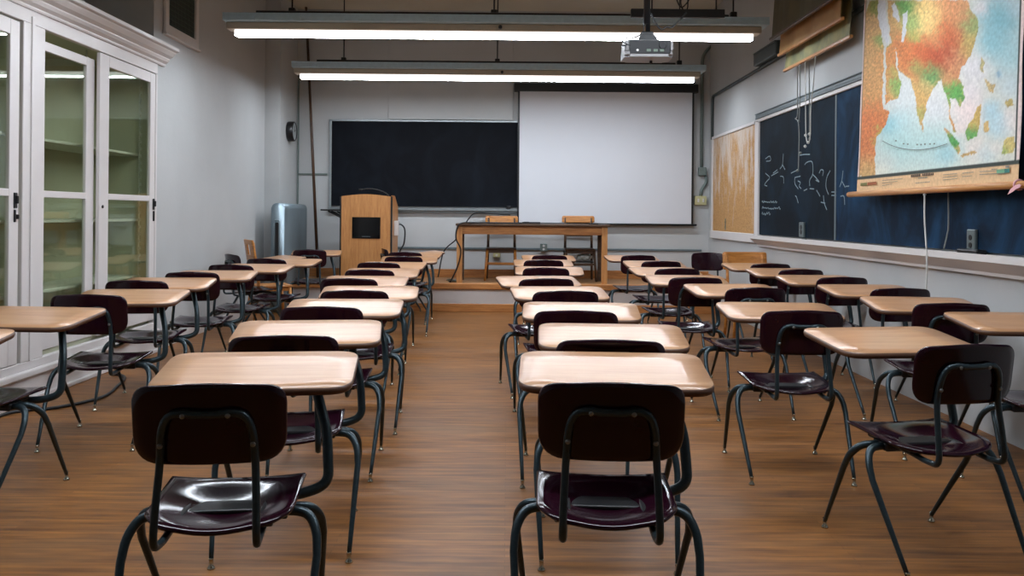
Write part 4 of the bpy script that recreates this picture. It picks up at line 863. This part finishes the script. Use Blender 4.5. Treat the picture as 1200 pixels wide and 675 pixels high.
# ------------------------------------------------------------------ the school desk (chair and tablet on one frame)
def make_desk(with_top=True):
    t = thing('school_desk', '', 'desk', (0, 0, 0), 0, 'plum school desks in rows')
    # seat
    b = nb()
    ol = densify(rounded_outline([(.203, .182, .008), (-.203, .182, .008), (-.200, -.12, .10), (-.150, -.190, .10), (0, -.232, .30), (.150, -.190, .10), (.200, -.12, .10)], 5), .03)
    def seat_pos(x, y, h):
        r = math.hypot(x / .205, (y + .02) / .205)
        z = .447 + .045 * (y - .18) * .9 - .033 * max(0, 1 - r * r) ** 1.5 + .006 * abs(x / .2) ** 2
        if y < -.12: z -= .9 * (y + .12) ** 2
        if y > .12: z -= 1.2 * (y - .12) ** 2 * max(0, 1 - (x / .2) ** 4)
        return (x, y, z + h)
    add_shell(b, ol, seat_pos, .012, 8, .004); obj('seat', b, M['plum'], t)
    # backrest
    b = nb()
    ob = densify(rounded_outline([(-.196, .612, .075), (.196, .612, .075), (.198, .818, .055), (0, .832, .9), (-.198, .818, .055)], 7), .025)
    def back_pos(x, z, h):
        return (x, -.262 - (z - .72) * .14 + .036 * (x / .196) ** 2 - h, z)
    add_shell(b, ob, back_pos, .012, 7, .004); bk = obj('backrest', b, M['plum'], t)
    for x, z in ((-.056, .748), (.056, .748), (-.116, .668), (.116, .668)):
        b = nb(); p = back_pos(x, z, .006 + .019); add_lathe(b, [(.0075, 0), (.0068, .003), (.003, .0045)], p, (0, -1, -.14), 10); obj('bolt', b, M['bolt'], bk)
    # back frame: one bent tube
    def bp(x, z): q = back_pos(x, z, .006 + .0105); return q
    pts = [(-.120, .06, .413), (-.122, -.10, .408), (-.124, -.215, .402), (-.128, -.272, .418), (-.126, -.268, .50), bp(-.120, .62), bp(-.114, .70), bp(-.096, .742), bp(-.062, .754), bp(-.03, .7505), bp(.03, .7505), bp(.062, .754), bp(.096, .742), bp(.114, .70), bp(.120, .62), (.126, -.268, .50), (.128, -.272, .418), (.124, -.215, .402), (.122, -.10, .408), (.120, .06, .413)]
    b = nb(); add_tube(b, smooth_path(pts, 5), .0105, 10); obj('back_frame', b, M['frame'], t)
    # seat bracket
    b = nb(); boxb(b, (-.175, -.045, .392), (.175, .045, .424), .006, 2); boxb(b, (-.15, -.15, .410), (-.10, .12, .428), .004); boxb(b, (.10, -.15, .410), (.15, .13, .428), .004); obj('seat_bracket', b, M['blackmetal'], t)
    # four legs, splayed in pairs from the bracket
    for sx in (-1, 1):
        for sy in (-1, 1):
            b = nb()
            P = smooth_path([(sx * .12, sy * .017, .404), (sx * .19, sy * .018, .408), (sx * .234, sy * .032, .398), (sx * .258, sy * .062, .360), (sx * .264, sy * .095, .305)], 4)
            P = P[:-1] + [Vector((sx * .264, sy * .095, .305)).lerp(Vector((sx * .241, sy * .270, .028)), k / 6) for k in range(7)]
            add_tube(b, P, [.0135, .0140, .0140, .0130, .0115, .0085], 10); lg = obj('leg', b, M['frame'], t)
            b = nb(); q = Vector((sx * .241, sy * .270, 0)); add_lathe(b, [(.014, .0), (.0145, .004), (.010, .010), (.0078, .014), (.0078, .034), (.0086, .040)], q, (0, 0, 1), 12); obj('glide', b, M['nickel'], lg)
    if not with_top: return t
    # arm that carries the tablet
    zn, dz, yn, D, x0, W = .743, .049, .070, .386, .041, .61
    def zt(y): return zn + dz * (y - yn) / D
    b = nb()
    P = fillet([(.06, .115, .402), (.20, .150, .402), (.272, .172, .425), (.262, .205, .58), (.235, .240, .66), (.215, .262, zt(.262) - .035)], .055, 6)
    add_tube(b, P, .0165, 12); obj('desk_arm', b, M['frame'], t)
    b = nb(); rt = Matrix.Rotation(math.atan2(dz, D), 3, 'X'); add_box(b, (x0 + .06, .27, zt(.27) - .030), (.34, .20, .012), .003, 1, rt); add_box(b, (.17, .262, zt(.262) - .038), (.12, .07, .012), .003, 1, rt); obj('mount_plate', b, M['blackmetal'], t)
    # tablet
    b = nb(); w = W / 2
    ot = densify(rounded_outline([(x0 - w, yn, .085), (x0, yn - .006, 1.2), (x0 + w, yn, .085), (x0 + w + .004, yn + D, .075), (x0, yn + D + .004, 1.5), (x0 - w - .004, yn + D, .075)], 7), .03)
    add_shell(b, ot, lambda x, y, h: (x, y, zt(y) - .011 + h), .022, 3, .004, 0, 1, 2); obj('desktop', b, [M['top'], M['edge'], M['under']], t)
    return t
ORD = ['nearest the camera', 'second from the camera', 'third from the camera', 'fourth from the camera', 'fifth from the camera', 'sixth from the camera', 'seventh from the camera', 'eighth from the camera', 'farthest from the camera']
desk = make_desk()
POSES = {
 'R': [(.294, 2.525, -2.8), (.385, 3.304, -2.7), (.334, 4.216, -2.9), (.321, 5.237, 5.4), (.237, 6.182, 9.1), (.330, 7.393, -1.2), (.345, 8.60, 2.6), (.45, 9.60, 3.1)],
 'L': [(-.801, 2.462, 6.7), (-.842, 3.334, 8.0), (-.893, 4.288, 3.1), (-.894, 5.148, 3.9), (-1.080, 6.036, 1.3), (-1.089, 6.947, 1.6), (-1.150, 7.938, -2.6), (-1.09, 9.05, 4.5), (-1.16, 10.02, -3)],
 'A': [(-2.28, 2.96, 2), (-2.33, 3.77, -5), (-2.238, 4.761, 4.9), (-2.393, 5.699, 5.5), (-2.333, 6.50, 5.1), (-2.31, 7.417, -3.5), (-2.279, 8.38, -4.7), (-2.397, 10.44, 8)],
 'B': [(1.591, 3.265, 9.5), (1.412, 4.306, -.9), (1.532, 5.575, 5.6), (1.368, 6.429, -.1), (1.415, 7.445, 5.5), (1.493, 8.571, 2.5), (1.443, 9.767, 4.6)],
 'C': [(2.475, 3.91, 0.0), (2.355, 4.717, -5), (2.475, 5.633, 3), (2.475, 6.576, 3.4), (2.475, 7.466, 3.3), (2.47, 8.30, 4)],
}
TXT = {'R': 'plum school desk, {}, in the aisle row nearer the side chalkboard',
       'L': 'plum school desk, {}, in the aisle row in line with the lectern',
       'A': 'plum school desk, {}, in the row along the cabinet wall',
       'B': 'plum school desk, {}, in the second row from the side chalkboard',
       'C': 'plum school desk, {}, in the row right under the side chalkboard'}
first = True
for key, lst in POSES.items():
    for i, (x, y, a) in enumerate(lst):
        o_ = 'farthest from the camera' if i == len(lst) - 1 else ORD[i]
        lab = TXT[key].format(o_)
        if first: desk.location = (x, y, 0); desk.rotation_euler = (0, 0, R(a)); desk['label'] = lab; first = False; src = desk
        else: dup(src, (x, y, 0), R(a), lab)
dup(src, (-2.70, 9.10, 0), R(-50), 'plum school desk turned sideways, its back against the wall past the cabinet')
dup(src, (-1.30, 10.74, 0), R(-72), 'plum school desk turned sideways just in front of the lectern')
ch = make_desk(False); ch.name = 'school_chair'; ch['label'] = 'dark plum chair facing the room beside the honey wood chair'; ch['category'] = 'chair'; del ch['group']
ch.location = (2.40, 10.05, 0); ch.rotation_euler = (0, 0, R(176))

# ------------------------------------------------------------------ light and camera
w = bpy.data.worlds.new('World'); S.world = w; w.use_nodes = True
w.node_tree.nodes['Background'].inputs[0].default_value = (.6, .7, .75, 1); w.node_tree.nodes['Background'].inputs[1].default_value = 0.05
cam = bpy.data.cameras.new('Camera'); co = bpy.data.objects.new('Camera', cam); COL.objects.link(co)
cam.sensor_width = 36; cam.sensor_fit = 'HORIZONTAL'; cam.lens = 36 * F / 1200
cam.shift_x = (600 - UC) / 1200; cam.shift_y = -(337.5 - VC) / 1200
co.matrix_world = Matrix.Translation((0, 0, EYE)) @ Matrix.Rotation(PI / 2, 4, 'X') @ Matrix.Rotation(ROLL, 4, 'Z')
cam.clip_start = .05; S.camera = co
S.view_settings.view_transform = 'Standard'; S.view_settings.look = 'None'; S.view_settings.gamma = 1.0; S.view_settings.use_curve_mapping = False
S.view_settings.exposure = -0.15
S.cycles.max_bounces = 8; S.cycles.diffuse_bounces = 5; S.cycles.glossy_bounces = 4; S.cycles.transparent_max_bounces = 12
S.cycles.sample_clamp_indirect = 6.0; S.cycles.caustics_reflective = False; S.cycles.caustics_refractive = False
